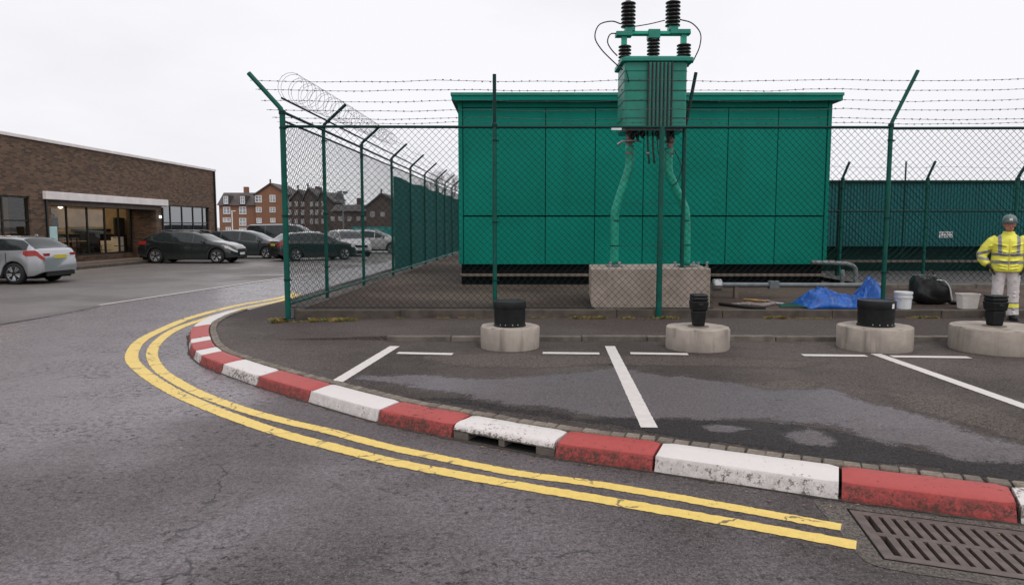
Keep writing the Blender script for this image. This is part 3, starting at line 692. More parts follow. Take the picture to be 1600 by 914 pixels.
ff = thing('chain_link_fence', 'front green chain link fence with barbed wire facing the parking area', 'fence', (0, FPY, 0))
zr = atd(800, 199, FPY).z
def fX(u): return atd(u, 350, FPY).x
cornX = fX(445)
Y0 = 0
posts_u = (773, 1385)
for u, ar in ((773, (0.0, 0, .80)), (1385, (.40, 0, .86))):
    x = fX(u); post(ff, x, 0, .17 if u == 773 else .30, zr+.06, ar, plate=False, armm=None if u == 773 else M['post'])
xx = fX(1030); mb = MB(); mb.lathe([(.052, .185), (.05, .9), (.042, zr+.0)], (xx, -.09, 0), 14); smooth_angle(part('post', mb, M['post'], ff))
for x in (12.3, 16.4): post(ff, x, 0, .30, zr+.06, (.4, 0, .86), plate=False)
mb = MB(); mb.tube([(cornX, 0, zr+.01), (fX(773), 0, zr)], .024, 10); smooth_angle(part('top_rail', mb, M['postd'], ff))
mb = MB(); mb.tube([(fX(773), 0, zr), (fX(1385), 0, zr-.005)], .024, 10); smooth_angle(part('top_rail', mb, M['postd'], ff))
mb = MB(); mb.tube([(fX(1385), 0, zr-.02), (16.4, 0, zr+.0)], .024, 10); smooth_angle(part('top_rail', mb, M['postd'], ff))
edges = [cornX, fX(773), xx, fX(1385), 12.3, 16.4]
xm = atd(1117, 400, FPY).x
for a, b, z in ((cornX, fX(773), .335), (fX(773), xx, .335), (xx, xm, .335), (xm, fX(1385), .80), (fX(1385), 12.3, .80), (12.3, 16.4, .80)): link_panel(ff, (a, 0), (b, 0), z, zr-.02)
mb = MB(); mb.tube([(cornX, 0, .36), (xm, 0, .35)], .006, 5); part('tension_wire', mb, M['wire'], ff)
for k, (vy, rr_) in enumerate(((122, .0042), (138, .0042), (154, .0038), (168, .0042), (184, .004), (191, .0035))):
    z = atd(1450, vy, FPY).z; zl = atd(400+k*8, (126, 140, 157, 172, 184, 191)[k], FPY).z
    barbed(ff, (fX(398+k*8), 0, zl), (16.4, 0, z), 0, rr_, seed=k)
# small white tag on the top rail
tg = MB(); tg.box((fX(961), -.03, zr-.035), (.17, .004, .035)); part('tag', tg, M['winw'], ff, label='small white tag hanging on the top rail')
# side fence
sf = thing('chain_link_fence', 'green chain link side fence receding past the parked cars with razor wire coil', 'fence', (0, 0, 0))
def side_y(u):
    k = (u-800)/FPX
    y = 20.0
    for _ in range(30): y = (XC+.0335*(y-FY))/k*1.0
    return y
SY = [FY-.12]+[side_y(u) for u in (510, 568, 614, 643, 665, 683, 696, 707)]
SY += [SY[-1]+3.2, SY[-1]+6.4]
def sx(y): return XC+.0335*(y-FY)
for k, y in enumerate(SY):
    if k == 0: post(sf, sx(y), y, .19, 3.62, (-.53, 0, .60), r=.047, armm=M['post'])
    else: post(sf, sx(y), y, .28, 3.68, (.45, 0, .42), r=.036, plate=False)
for zz, r_ in ((3.82, .018), (3.60, .026), (3.46, .020), (.43, .026)):
    mb = MB(); mb.tube([(sx(SY[0]), SY[0], zz if zz > 3.7 or zz < 1 else zz), (sx(SY[1])+.01, SY[1], zz), (sx(SY[-1])+.01, SY[-1], zz)], r_, 8)
    smooth_angle(part('rail', mb, M['postd'] if zz > 3 else M['post'], sf))
for a, b in zip(SY, SY[1:]): link_panel(sf, (sx(a), a), (sx(b), b), .44, 3.46, r=.0034)
# razor coil
mb = MB(); pts = []; n = 620
for i in range(n):
    t = i/n; y = SY[0]+t*8.5; a = t*2*pi*36; rd = .24-.10*t+.03*sin(i*.37); pts.append((sx(y)+.12+rd*cos(a), y+.06*sin(a*.5), 3.98+.22*t+rd*sin(a)))
mb.tube(pts, .0035, 3, cap=False)
for i in range(0, n, 3):
    q = Vector(pts[i]); v = Vector((random.uniform(-1, 1), random.uniform(-1, 1), random.uniform(-1, 1))).normalized()*.016; mb.tube([q-v, q+v], .003, 3, cap=False)
part('razor_coil', mb, M['barb'], sf)
for k in range(3): barbed(sf, (sx(SY[1])+.15*k+.05, SY[1], 3.8+.13*k), (sx(SY[-1])+.15*k+.05, SY[-1], 3.8+.13*k), 0, .003, seed=20+k, barb=.3)
# privacy screen beyond the fourth post
ys = SY[3]+.6
scr = MB(); a = Vector((sx(ys)-.07, ys, 0)); b = Vector((sx(SY[-1])-.07, SY[-1], 0)); nn = 60; vs = []; fs = []
for i in range(nn+1):
    q = a.lerp(b, i/nn); off = .015*sin(i*2.1)
    for z in (.36, 1.2, 2.3, 3.22+.03*sin(i*.5)): vs.append((q.x+off, q.y, z))
for i in range(nn):
    for j in range(3): fs.append((i*4+j, (i+1)*4+j, (i+1)*4+j+1, i*4+j+1))
scr.add(vs, fs)
o = part('screen_cloth', scr, M['screen'], sf, label='dark green privacy netting on the far bays'); o.modifiers.new('solid', 'SOLIDIFY').thickness = .008
# back fence on the right
BFY = 19.2
bf = thing('chain_link_fence', 'rear green chain link fence standing in front of the teal hoarding', 'fence', (0, BFY, 0))
def bX(u): return atd(u, 350, BFY).x
zt_ = atd(1400, 283, BFY).z
for u, ar, th in ((1318, (.16, 0, .42), .04), (1450, (.18, 0, .44), .04), (1590, (.25, 0, .44), .05), (1720, (.25, 0, .44), .05)):
    post(bf, bX(u-(4 if u < 1700 else 0)), 0, .40, zt_+.08, ar, r=th, plate=False)
mb = MB(); mb.tube([(bX(1427), .5, .9), (bX(1427), .5, atd(1427, 252, BFY+.5).z)], .022, 8); part('stay_post', mb, M['postd'], bf)
mb = MB(); mb.tube([(bX(1312), .1, .40), (bX(1312), .1, zt_)], .03, 8); part('stay_post', mb, M['postd'], bf)
mb = MB(); mb.tube([(bX(1290), 0, atd(1400, 330, BFY).z), (bX(1760), 0, atd(1400, 330, BFY).z)], .025, 8); part('rail', mb, M['postd'], bf)
link_panel(bf, (bX(1285), 0), (bX(1760), 0), .45, zt_, p=.17, r=.0045)
barbed(bf, (bX(1290), 0, atd(1400, 260, BFY).z), (bX(1760), 0, atd(1400, 262, BFY).z), 0, .003, seed=40, barb=.4)

# ------------------------------------------------------------------ green building
GY = gp(1000, 445, .305).y; 
def gX(u): return atd(u, 350, GY).x
def gZ(v): return atd(1000, v, GY).z
gbd = thing('substation_building', 'large bright green panelled substation cabin behind the fence', 'building', (0, GY, 0))
x0, x1 = gX(717), gX(1293); zb, zt2 = gZ(413), gZ(158)
mb = MB(); mb.b2(x0+.03, x1-.03, .06, 4.2, zb+.02, zt2); part('shell', mb, M['gap'], gbd)
mb = MB(); mb.b2(x0, x0+.10, -.02, 4.2, zb, zt2); part('corner_trim', mb, M['green'], gbd, bevel=.006)
mb = MB(); mb.b2(x1-.09, x1, -.02, 4.2, zb, zt2); part('corner_trim', mb, M['green'], gbd, bevel=.006)
ju = [gX(u) for u in (726, 775, 852, 929, 1004, 1064, 1134, 1211, 1284)]; ju[0] = x0+.108; ju[-1] = x1-.098
zj = gZ(338)
for c in range(8):
    a, b = ju[c], ju[c+1]; g = .009
    if c == 0: b -= 0
    for (za, zc) in ((zb, zj-.018), (zj+.018, gZ(169)), ):
        mb = MB(); mb.b2(a+g, b-g, random.uniform(-.002, .003), .055, za, zc); part('panel', mb, M['green'], gbd, bevel=.006)
mb = MB(); mb.b2(x0+.11, x1-.10, -.006, .05, gZ(168), zt2); part('head_trim', mb, M['green'], gbd, bevel=.005)
mb = MB(); mb.b2(gX(708), gX(1303), -.22, 4.5, gZ(160), gZ(149)); part('roof', mb, M['green'], gbd, bevel=.012)
mb = MB(); mb.b2(gX(708)-.02, gX(1303)+.02, -.24, 4.52, gZ(152.5), gZ(147.5)); part('roof_edge', mb, M['greenl'], gbd, bevel=.008)
mb = MB(); mb.b2(x0+.05, x1-.05, .12, 4.1, gZ(428), zb-.002); part('skid_frame', mb, M['gap'], gbd)
mb = MB(); mb.b2(x0+.02, x1-.02, -.02, 4.15, gZ(432), gZ(428)-.002); part('base_ledge', mb, M['slab'], gbd, bevel=.01)
mb = MB(); mb.b2(x0+.05, x1-.05, .10, 4.1, .29, gZ(432)-.002); part('plinth', mb, M['gap'], gbd)
mb = MB()
for k in range(24):
    xx2 = x0+.3+k*(x1-x0-.6)/23; mb.lathe([(.011, -.012), (.008, -.020)], (xx2, 0, gZ(163)), 6, 'y')
part('rivets', mb, M['greenl'], gbd, kind='stuff')
# teal hoarding
TY = 21.0
def tX(u): return atd(u, 350, TY).x
def tZ(v): return atd(1000, v, TY).z
th = thing('teal_hoarding', 'low teal corrugated metal enclosure at the back right', 'enclosure', (0, TY, 0))
xs0 = tX(1270); k = 0; xs = xs0
cor = MB(); Wd = 1.10; vs = []; xq = 0; prof = []
while xq < Wd-.001:
    for dx, yy in ((0, 0), (.03, 0), (.04, .022), (.07, .022), (.08, 0)):
        if xq+dx <= Wd: prof.append((xq+dx, yy))
    xq += .0917
prof.append((Wd, 0))
for zlo, zhi in ((tZ(385), tZ(331)), (tZ(329.5), tZ(285))):
    o_ = len(cor.v); n = len(prof)
    cor.add([(x, y, zlo) for x, y in prof]+[(x, y, zhi) for x, y in prof], [(i, i+1, n+i+1, n+i) for i in range(n-1)])
cm = cor.mesh('sheet', M['teal'])
while xs < 17.5:
    ob('sheet', cm, th, (xs+.004, random.uniform(-.004, .004), 0)); xs += Wd
mb = MB(); mb.b2(xs0, 17.5, .06, 4.0, tZ(385)+.02, tZ(286)); part('core', mb, M['dgreen'], th)
mb = MB(); mb.b2(xs0, 17.6, -.05, 4.1, tZ(287)+.02, tZ(283)+.02); part('capping', mb, M['dgreen'], th, bevel=.008)
mb = MB(); mb.b2(xs0, 17.5, .25, 4.0, .35, tZ(385)+.01); part('base', mb, M['dgreen'], th)
mb = MB(); mb.b2(xs0, 17.5, -.03, .05, tZ(410), tZ(406.5)); part('base_beam', mb, M['slab'], th, bevel=.006)
mb = MB()
xq = xs0
while xq < 17.5:
    mb.tube([(xq, .12, .42), (xq+.95, .12, tZ(387))], .012, 4); xq += .33
part('brace_bars', mb, M['dgreen'], th, kind='stuff')
mb = MB(); mb.b2(tX(1468), tX(1489), -.012, -.004, tZ(371.5), tZ(362)); o = part('notice', mb, M['winw'], th, label='small white notice on the teal sheets')
mb = MB()
for k in range(5):
    for r_ in range(2): mb.b2(tX(1469.5+k*4), tX(1472+k*4), -.016, -.0135, tZ(366+r_*4.6), tZ(363.5+r_*4.6))
part('print', mb, M['conduit'], th)

# ------------------------------------------------------------------ transformer and plinth
PY = 12.32
def pX(u, y=PY): return atd(u, 350, y).x
pz = atd(1020, 420, PY).z
mb = MB(); xa, xb = pX(923), pX(1116)
poly = [(xa+.09, .29), (xa+.02, .345), (xa, .43), (xa, pz), (xb, pz), (xb, .29)]
n = len(poly); mb.add([(x, PY, z) for x, z in poly]+[(x, PY+1.55, z) for x, z in poly], [tuple(range(n)), tuple(range(n, 2*n))[::-1]]+[(i, n+i, n+(i+1) % n, (i+1) % n) for i in range(n)])
mb.v = [(x, y, z) for x, y, z in mb.v]; cxm = (xa+xb)/2; mb.v = [(cxm+(x-cxm)*cos(R(5))+(y-PY)*sin(R(5)), PY+.03-(x-cxm)*sin(R(5))*-1+(y-PY)*cos(R(5)), z) for x, y, z in mb.v]
o = part('concrete_plinth', mb, M['plinth'], bevel=.02, label='big pale concrete block carrying the green transformer', cat='plinth')
TD = PY+.62
def T(u, v, dy=0): q = atd(u, v, TD); return Vector((q.x, TD+dy, q.z))
tr = thing('transformer', 'green pole transformer tank with black insulators on two bent green legs', 'transformer', (0, 0, 0))
PX = TD/FPX   # metres per photo pixel at the transformer
# tank: rounded-left body
xa, xb = T(972, 0).x, T(1068, 0).x; zt3, zb3 = T(0, 106).z, T(0, 205).z
def rrect(x0, x1, y0, y1, r, n=6):
    P = []
    for cx, cy, a0 in ((x1-r, y0+r, -90), (x1-r, y1-r, 0), (x0+r, y1-r, 90), (x0+r, y0+r, 180)):
        for k in range(n+1): a = R(a0+90*k/n); P.append((cx+r*cos(a), cy+r*sin(a)))
    return P
mb = MB(); mb.prism(rrect(xa, xb, TD-.42, TD+.42, .07), zb3, zt3); o = part('tank', mb, M['greenl'], tr); smooth_angle(o)
mb = MB(); mb.prism(rrect(xa-.06, xb+.10, TD-.48, TD+.48, .07), zt3+.005, T(0, 99).z); mb.prism(rrect(xa-.02, xb+.06, TD-.44, TD+.44, .12), T(0, 99).z+.001, T(0, 97).z); o = part('lid', mb, M['greenl'], tr, bevel=.01); smooth_angle(o)
mb = MB(); mb.b2(T(1033, 0).x, T(1038, 0).x, TD-.53, TD-.43, T(0, 203).z, T(0, 100).z); 
for k in range(7):
    u = 1008+k*5.9; x = T(u, 0).x; mb = MB(); mb.b2(x-.010, x+.010, TD-.50, TD-.425, T(0, 204).z, T(0, 107).z); part('cooling_fin', mb, M['insul'], tr)
for k in range(6):
    u = 1010.9+k*5.9; x = T(u, 0).x; mb = MB(); mb.b2(x-.017, x+.017, TD-.47, TD-.423, T(0, 203).z, T(0, 107).z); part('fin_web', mb, M['greenl'], tr)
for v in (119, 134, 149, 164, 190):
    mb = MB(); mb.prism(rrect(xa-.008, xb+.008, TD-.428, TD+.428, .075), T(0, v).z-.003, T(0, v).z+.003); o = part('band', mb, M['post'], tr)
# underside
mb = MB(); mb.prism(rrect(xa+.0, xb-.02, TD-.40, TD+.40, .15), T(0, 209).z, zb3-.002); part('base_tray', mb, M['insul'], tr)
for k in range(14):
    u = random.uniform(982, 1056); mb = MB(); mb.tube([T(u, 208, random.uniform(-.3, .1)), T(u+random.uniform(-4, 4), random.uniform(214, 224), -.1)], [.035, .014], 7); part('bracket', mb, M['insul'], tr)
mb = MB(); mb.tube([T(964, 206, -.4), T(955, 207, -.45)], .012, 6)
# bushings
def bushing(u, v0, v1, rpx, n, dy=0):
    q = T(u, v1, dy); H = T(u, v0, dy).z-q.z; r = rpx*PX; prof = [(r*.45, 0)]
    for k in range(n):
        h0 = H*(k+.12)/n; h1 = H*(k+.5)/n; h2 = H*(k+.72)/n
        prof += [(r*.5, h0), (r*.97, h1-.012), (r, h1), (r*.93, h1+.010), (r*.5, h2)]
    prof += [(r*.45, H)]
    mb = MB(); mb.lathe(prof, (q.x, q.y, q.z), 22); o = part('bushing', mb, M['insul'], tr, smooth=True)
bushing(976, 71, 103, 10, 6); bushing(1020.5, 61, 98, 10, 7); bushing(1068, 69, 100, 11, 6)
bushing(981.5, 3.5, 45, 11.3, 7); bushing(1051, 2, 43.5, 11.5, 7)
for u, v in ((981.5, 3.5), (1051, 2)):
    q = T(u, v); mb = MB(); mb.lathe([(.045, -.01), (.05, .02), (.02, .04), (.02, .12)], (q.x, q.y, q.z), 12); part('terminal', mb, M['steel'], tr)
mb = MB(); a, b = T(962, 55), T(1078, 51); mb.box(((a.x+b.x)/2, TD, (a.z+b.z)/2), ((b.x-a.x), .16, .055)); part('crossbar', mb, M['pipeg'], tr, bevel=.006)
for u0, u1, v0, v1 in ((962, 987, 51, 58), (1046, 1077, 48, 55), (1012, 1030, 48, 62), (976, 991, 45, 51), (1044, 1058, 43, 49)):
    a, b = T(u0, v0), T(u1, v1); mb = MB(); mb.b2(a.x, b.x, TD-.10, TD+.10, b.z, a.z); part('bracket', mb, M['greenl'], tr, bevel=.006)
for u, v0, v1 in ((975, 57, 72), (1068, 55, 70)):
    a, b = T(u-4, v0), T(u+4, v1); mb = MB(); mb.b2(a.x, b.x, TD-.05, TD+.05, b.z, a.z); part('strut', mb, M['pipeg'], tr, bevel=.004)
for u, v in ((976, 103), (1020, 98), (1068, 100)):
    q = T(u, v); mb = MB(); mb.lathe([(.10, -.05), (.10, .0), (.07, .02)], (q.x, q.y, q.z), 14); part('flange', mb, M['greenl'], tr)
def cable(pts, r=.011, mat='dark', name='lead'):
    q = spline([T(*p) for p in pts], .05); mb = MB(); mb.tube(q, r, 6); part(name, mb, M[mat], tr, smooth=True)
cable([(970, 38, 0), (955, 35, -.05), (935, 42, -.1), (928, 62, -.15), (936, 82, -.25), (952, 102, -.35), (968, 119, -.43)])
cable([(963, 53, 0), (953, 55, -.05), (948, 68, -.1), (954, 80, -.1), (966, 91, -.05)])
cable([(1062, 31, 0), (1080, 38, -.05), (1092, 55, -.1), (1091, 75, -.1), (1084, 92, -.08), (1079, 103, -.05)])
cable([(991, 42, 0), (1015, 38, 0), (1040, 32, 0)], .009)
cable([(972, 119, -.44), (975, 130, -.44), (977, 140, -.43)], .008)
# legs
def leg(pts, r):
    q = spline([T(*p) for p in pts], .06); mb = MB(); mb.tube(q, r, 16); part('leg', mb, M['pipeg'], tr, smooth=True)
leg([(984, 228, 0), (984, 242, 0), (984, 255, 0), (982.8, 264, 0), (979, 276, 0), (971, 300, 0), (965, 318, 0), (962, 328, 0), (960.6, 338, 0), (960.2, 350, 0), (960, 380, 0), (959.5, 414, 0)], 6.9*PX)
leg([(1044, 232, .0), (1044, 250, 0), (1044, 264, 0), (1046, 273, 0), (1051, 285, 0), (1062, 308, 0), (1067.5, 320, 0), (1070.6, 330, 0), (1071.5, 342, 0), (1072, 380, 0), (1071.5, 415, 0)], 6.8*PX)
for u, v in ((961, 345), (960, 384), (1071, 345), (1071.5, 383)):
    q = T(u, v); mb = MB(); mb.lathe([(7.3*PX, -.012), (7.3*PX, .012)], (q.x, q.y, q.z), 16); part('strap', mb, M['post'], tr)
for v, a, b in ((318, 968, 1066), (384, 960, 1070)):
    mb = MB(); mb.tube([T(a, v, 0), T(b, v, 0)], .005, 6); part('tie_bar', mb, M['post'], tr)
for u in (983.5, 1046.5):
    q = T(u, 241); mb = MB(); mb.lathe([(.085, 0), (.085, .02), (.055, .025), (.055, .20), (.095, .205), (.095, .235), (.06, .24), (.075, .30), (.055, .40)], (q.x, q.y, q.z), 14); o = part('pipe_connector', mb, M['rust'], tr); smooth_angle(o)
for u in (1010, 1018):
    cable([(u, 208, -.1), (u+1, 235, -.1), (u+3, 258, -.1)], .018, 'insul', 'tail_cable')
cable([(1008, 241, -.1), (1014, 241, -.1)], .03, 'steel', 'tail_clamp')
cable([(1052, 236, -.1), (1062, 262, -.12), (1056, 284, -.12), (1046, 292, -.12)], .009, 'insul', 'tail_cable')
cable([(1024, 210, -.2), (1025, 240, -.2), (1033, 262, -.25)], .009, 'insul', 'tail_cable')
mb = MB(); mb.tube([T(963, 229, -.2), T(970, 223, -.2), T(984, 221, -.15), T(1000, 223, -.1)], [.03, .02, .018, .012], 8); part('handle', mb, M['steel'], tr, smooth=True)
for u, v in ((952, 411), (966, 412), (1052, 411), (1080, 413), (1101, 416), (1088, 413)):
    q = T(u, 414); mb = MB(); mb.lathe([(.035, 0), (.035, .02), (.02, .022), (.02, .07), (.028, .072), (.028, .1)], (q.x, TD-.14, pz), 8); part('anchor_bolt', mb, M['steel'], tr)
for u in (960, 1072):
    q = T(u, 415); mb = MB(); mb.box((q.x, TD, pz+.014), (.26, .34, .028)); part('foot_plate', mb, M['conduit'], tr, bevel=.004)
# slim armed pole standing on the plinth
ap = thing('armed_pole', 'slim dark green pole with slanted top standing beside the right transformer leg', 'pole', (pX(1067, PY+.35), PY+.35, pz))
mb = MB(); hh = atd(1067, 196, PY+.35).z-pz; mb.lathe([(.06, 0), (.06, .01), (.034, .012), (.034, hh)], (0, 0, 0), 12); smooth_angle(part('shaft', mb, M['post'], ap))
mb = MB(); mb.tube([(0, 0, hh-.03), (.02, 0, hh+.05), (.17, 0, hh+.90)], .03, 10); smooth_angle(part('arm', mb, M['postd'], ap))

# ------------------------------------------------------------------ pipes in the yard
CY = 14.2
cp = thing('conduit_pipe', 'long grey conduit pipe lying behind the plinth towards the blue tarp', 'pipe', (0, 0, 0))
A = atd(1126, 445, CY); B = atd(1383, 446, CY)
mb = MB(); mb.tube([A, B], .048, 12); smooth_angle(part('pipe', mb, M['conduit'], cp))
q = atd(1121, 445, CY); mb = MB(); mb.lathe([(.09, -.1), (.12, -.08), (.12, .06), (.08, .09)], (q.x, q.y, q.z), 10, 'x'); smooth_angle(part('end_joint', mb, M['steel'], cp))
q = atd(1208, 445, CY); mb = MB(); mb.box((q.x, q.y-.02, q.z), (.19, .15, .16)); part('junction_box', mb, M['conduit'], cp, bevel=.008)
for u in (1150, 1290, 1360):
    q = atd(u, 445, CY); mb = MB(); mb.b2(q.x-.04, q.x+.04, CY-.06, CY+.06, .30, q.z-.04); part('support', mb, M['slab'], cp)
cp2 = thing('conduit_pipe', 'bent grey pipe dropping to the ground right of the green cabin', 'pipe', (0, 0, 0))
E = GY-.4
pp = spline([atd(u, v, E) for u, v in ((1268, 410), (1300, 411), (1326, 413), (1336, 419), (1337, 430), (1337, 447))], .06)
mb = MB(); mb.tube(pp, .052, 12); part('pipe', mb, M['conduit'], cp2, smooth=True)
cp3 = thing('pipe_stub', 'short grey pipe stub left of the bent pipe', 'pipe', (0, 0, 0))
mb = MB(); q = atd(1316, 436, E+.3); mb.lathe([(.052, .3), (.052, atd(1316, 423, E+.3).z), (.04, atd(1316, 422, E+.3).z+.01)], (q.x, q.y, 0), 12); smooth_angle(part('pipe', mb, M['conduit'], cp3))

# ------------------------------------------------------------------ concrete rings with black posts and drums
def ring(u0, u1, vb, vt, lab, hole=False):
    f = gp((u0+u1)/2, vb, .12); r = (u1-u0)/2/FPX*(f.y+.4); r = (u1-u0)/2/FPX*(f.y+r)
    cx, cy = (f.x)*(f.y+r)/f.y, f.y+r; h = atd((u0+u1)/2, vt, f.y).z-.12
    t_ = thing('concrete_ring', lab, 'concrete base', (cx, cy, .12), u0*.013, 'round concrete bases along the parking bays')
    mb = MB(); prof = [(r-.006, -.01), (r, .015), (r, h-.018), (r-.008, h-.004), (r-.022, h), (r*.5, h), (r*.3, h), (.02, h)]
    mb.lathe(prof, n=56)
    vv = []
    for (x, y, z) in mb.v:
        k = .009*mn.fractal(Vector((x*5+cx*7, y*5, z*5)), 1, 2, 4)-(.016 if z > h-.03 and z < h-.001 and mn.noise(Vector((x*7+cx*3, y*7, 1))) > .28 else 0); l = sqrt(x*x+y*y) or 1; vv.append((x+x/l*k, y+y/l*k, z+k*.5))
    mb.v = vv; o = part('block', mb, M['conc'], t_); smooth_angle(o)
    return cx, cy, .12+h, r
R1 = ring(750, 843, 549.5, 515, 'round concrete base under the drum beside the leftmost green post')
R2 = ring(1040, 1138.5, 551.5, 517, 'round concrete base under the small black post right of the middle bay line')
R3 = ring(1310, 1419.5, 552.5, 516, 'round concrete base under the drum in front of the blue tarp')
R4 = ring(1490, 1622, 558, 519, 'round concrete base cut by the right edge in front of the worker')
def drum(Rg, wpx, vt, lab, seam, sticker):
    cx, cy, z, r = Rg; rr = wpx/2/FPX*cy; top = atd(800, vt, cy-rr*.2).z-z
    t_ = thing('black_drum', lab, 'drum', (cx-.0, cy-.02, z+.003))
    mb = MB(); mb.lathe([(rr*1.02, 0), (rr*1.02, .012), (rr*.97, .02), (rr*.99, top*seam)], n=40); o = part('body', mb, M['dark'], t_); smooth_angle(o, 50)
    mb = MB(); mb.lathe([(rr*1.02, top*seam+.001), (rr*1.03, top*seam+.01), (rr*1.03, top-.012), (rr*1.0, top), (rr*.9, top+.003), (rr*.88, top-.004), (.02, top-.004)], n=40); o = part('lid', mb, M['dark'], t_); smooth_angle(o, 50)
    for a in (-125, -105, -80, -60):
        mb = MB(); mb.box((rr*1.0*cos(R(a)), rr*1.0*sin(R(a)), .03), (.012, .012, .016), R(a)); part('bolt', mb, M['steel'], t_)
    if sticker:
        a = R(-62); mb = MB(); mb.box((rr*1.035*cos(a), rr*1.035*sin(a), top*.82), (.006, .04, .06), a); part('sticker', mb, M['winw'], t_)
drum(R1, 50, 470.5, 'plain black lidded drum on the leftmost concrete base', .72, False)
drum(R3, 54, 469.5, 'black drum with a small white sticker in front of the blue tarp', .70, True)
def bollard(Rg, vt, vb, lab, du=0):
    cx, cy, z, r = Rg; H = atd(800, vt, cy).z-z; wt = .105
    t_ = thing('plastic_bollard', lab, 'bollard', (cx+du, cy-.02, z+.002))
    mb = MB(); mb.lathe([(.14, -.0), (.135, .008), (.10, .01)], n=30); part('base_disc', mb, M['slab'], t_)
    def sq(z0, z1, w0, w1, nm):
        mb = MB(); mb.box((0, 0, (z0+z1)/2), (2*w0, 2*w0, z1-z0), 0, (w1/w0, w1/w0)); o = part(nm, mb, M['dark'], t_, bevel=.018); return o
    sq(.01, H*.50, .070, .088, 'body'); sq(H*.50+.001, H*.80, .096, .110, 'collar'); sq(H*.80+.001, H*.92, .104, .100, 'neck'); sq(H*.92+.001, H, .108, .100, 'cap')
    mb = MB(); mb.box((0, -.112, H*.70), (.06, .022, .03)); part('latch', mb, M['rubber'], t_, bevel=.004)
    return t_
bollard(R2, 459.5, 509, 'small black tapered bollard on the concrete base near the plinth')
bollard(R4, 461, 511, 'small black tapered bollard right in front of the worker', -.06)

# ------------------------------------------------------------------ things lying in the compound
GZ = .308
tp = []; n1, n2 = 140, 54; xa = gp(1262, 483, GZ).x; xb = gp(1403, 483, GZ).x; ya = 12.26; yb = 13.1
mb = MB(); vs = []; fs = []
for i in range(n1+1):
    for j in range(n2+1):
        s_, t_ = i/n1, j/n2; x = xa+(xb-xa)*s_; y = ya+(yb-ya)*t_
        env = min(1, sin(pi*min(1, max(0, t_)))**.55*1.0)*min(1, (s_*7)**.7)*min(1, ((1-s_)*7)**.8)
        hp = .17+.06*sin(s_*6+.2)+.34*math.exp(-((s_-.83)/.10)**2)+.05*math.exp(-((s_-.25)/.1)**2)
        p = Vector((x*2.6, y*2.6, 1.3)); q = p+Vector((mn.noise(p*1.3), mn.noise(p*1.3+Vector((5, 5, 5))), 0))*.9
        rdg = 1-abs(mn.noise(q*1.5))*2.2; rd2 = 1-abs(mn.noise(q*3.4+Vector((7, 1, 2))))*2
        h = env*(hp*(.80+.26*rdg)+.065*rd2+.02*mn.noise(p*9))
        yy = y+.06*mn.noise(Vector((x*2, 3, 0)))*(1-t_)*2; xx3 = x+.07*mn.noise(Vector((3, y*4, 0)))
        vs.append((xx3, max(yy, FY+.17), GZ+.006+max(0, h)))
for i in range(n1):
    for j in range(n2): k = i*(n2+1)+j; fs.append((k, k+n2+1, k+n2+2, k+1))
mb.add(vs, fs); o = part('tarpaulin', mb, M['blue'], smooth=True, label='crumpled blue tarpaulin heaped at the foot of the fence post', cat='tarp'); o.modifiers.new('solid', 'SOLIDIFY').thickness = .004
def bucket(u0, u1, v0, v1, taper, mat, name, lab, ribs, handle=False, sq=False, y=12.35):
    c = (u0+u1)/2; w_ = (u1-u0)/FPX*y; H = (v1-v0)/FPX*y; x = atd(c, 400, y).x; r = w_/2
    t_ = thing(name, lab, 'bucket', (x, y, GZ))
    if sq:
        mb = MB(); P = rrect(-r, r, -r*.75, r*.75, .04, 4); n = len(P); L_ = [(taper, 0), (1, H-.02), (1.08, H-.02), (1.08, H), (.96, H), (.93, H-.03), (taper*.93, .02)]
        vs = [(px*s, py*s, z) for s, z in L_ for px, py in P]; fs = [tuple(range(n))[::-1], tuple(range((len(L_)-1)*n, len(L_)*n))]
        for a in range(len(L_)-1):
            for k in range(n): fs.append((a*n+k, a*n+(k+1) % n, (a+1)*n+(k+1) % n, (a+1)*n+k))
        mb.add(vs, fs); smooth_angle(part('body', mb, mat, t_))
        mb = MB(); mb.prism([(a*.92, b*.92) for a, b in P], H-.06, H-.05); part('contents', mb, M['soil'], t_)
    else:
        mb = MB(); mb.lathe([(r*taper, 0), (r*.97, H*.86)], n=32); o = part('body', mb, mat, t_); smooth_angle(o)
        mb = MB(); mb.lathe([(r*1.03, H*.86), (r*1.04, H*.97), (r*1.0, H), (r*.9, H), (r*.88, H-.008), (.01, H-.008)], n=32); smooth_angle(part('lid', mb, mat, t_))
        for hz in ribs: mb = MB(); mb.lathe([(r*(taper+(1-taper)*hz), H*hz-.006), (r*(taper+(1-taper)*hz)+.008, H*hz), (r*(taper+(1-taper)*hz), H*hz+.006)], n=32); part('rib', mb, mat, t_)
        mb = MB(); mb.tube([(r*1.05*cos(a), -r*1.05*abs(sin(a))*.8-.005, H*.8-.10*sin(a)) for a in [pi*k/12 for k in range(13)]], .004, 6); part('handle', mb, M['steel'], t_)
bucket(1401.5, 1427.5, 458, 484.5, .90, M['buckw'], 'white_bucket', 'white lidded plastic bucket beside the blue tarpaulin', (.62, .70))
bucket(1502, 1530, 461, 484.5, .84, M['cream'], 'plastic_tub', 'open cream plastic tub between the black bag and the worker', (), sq=True)
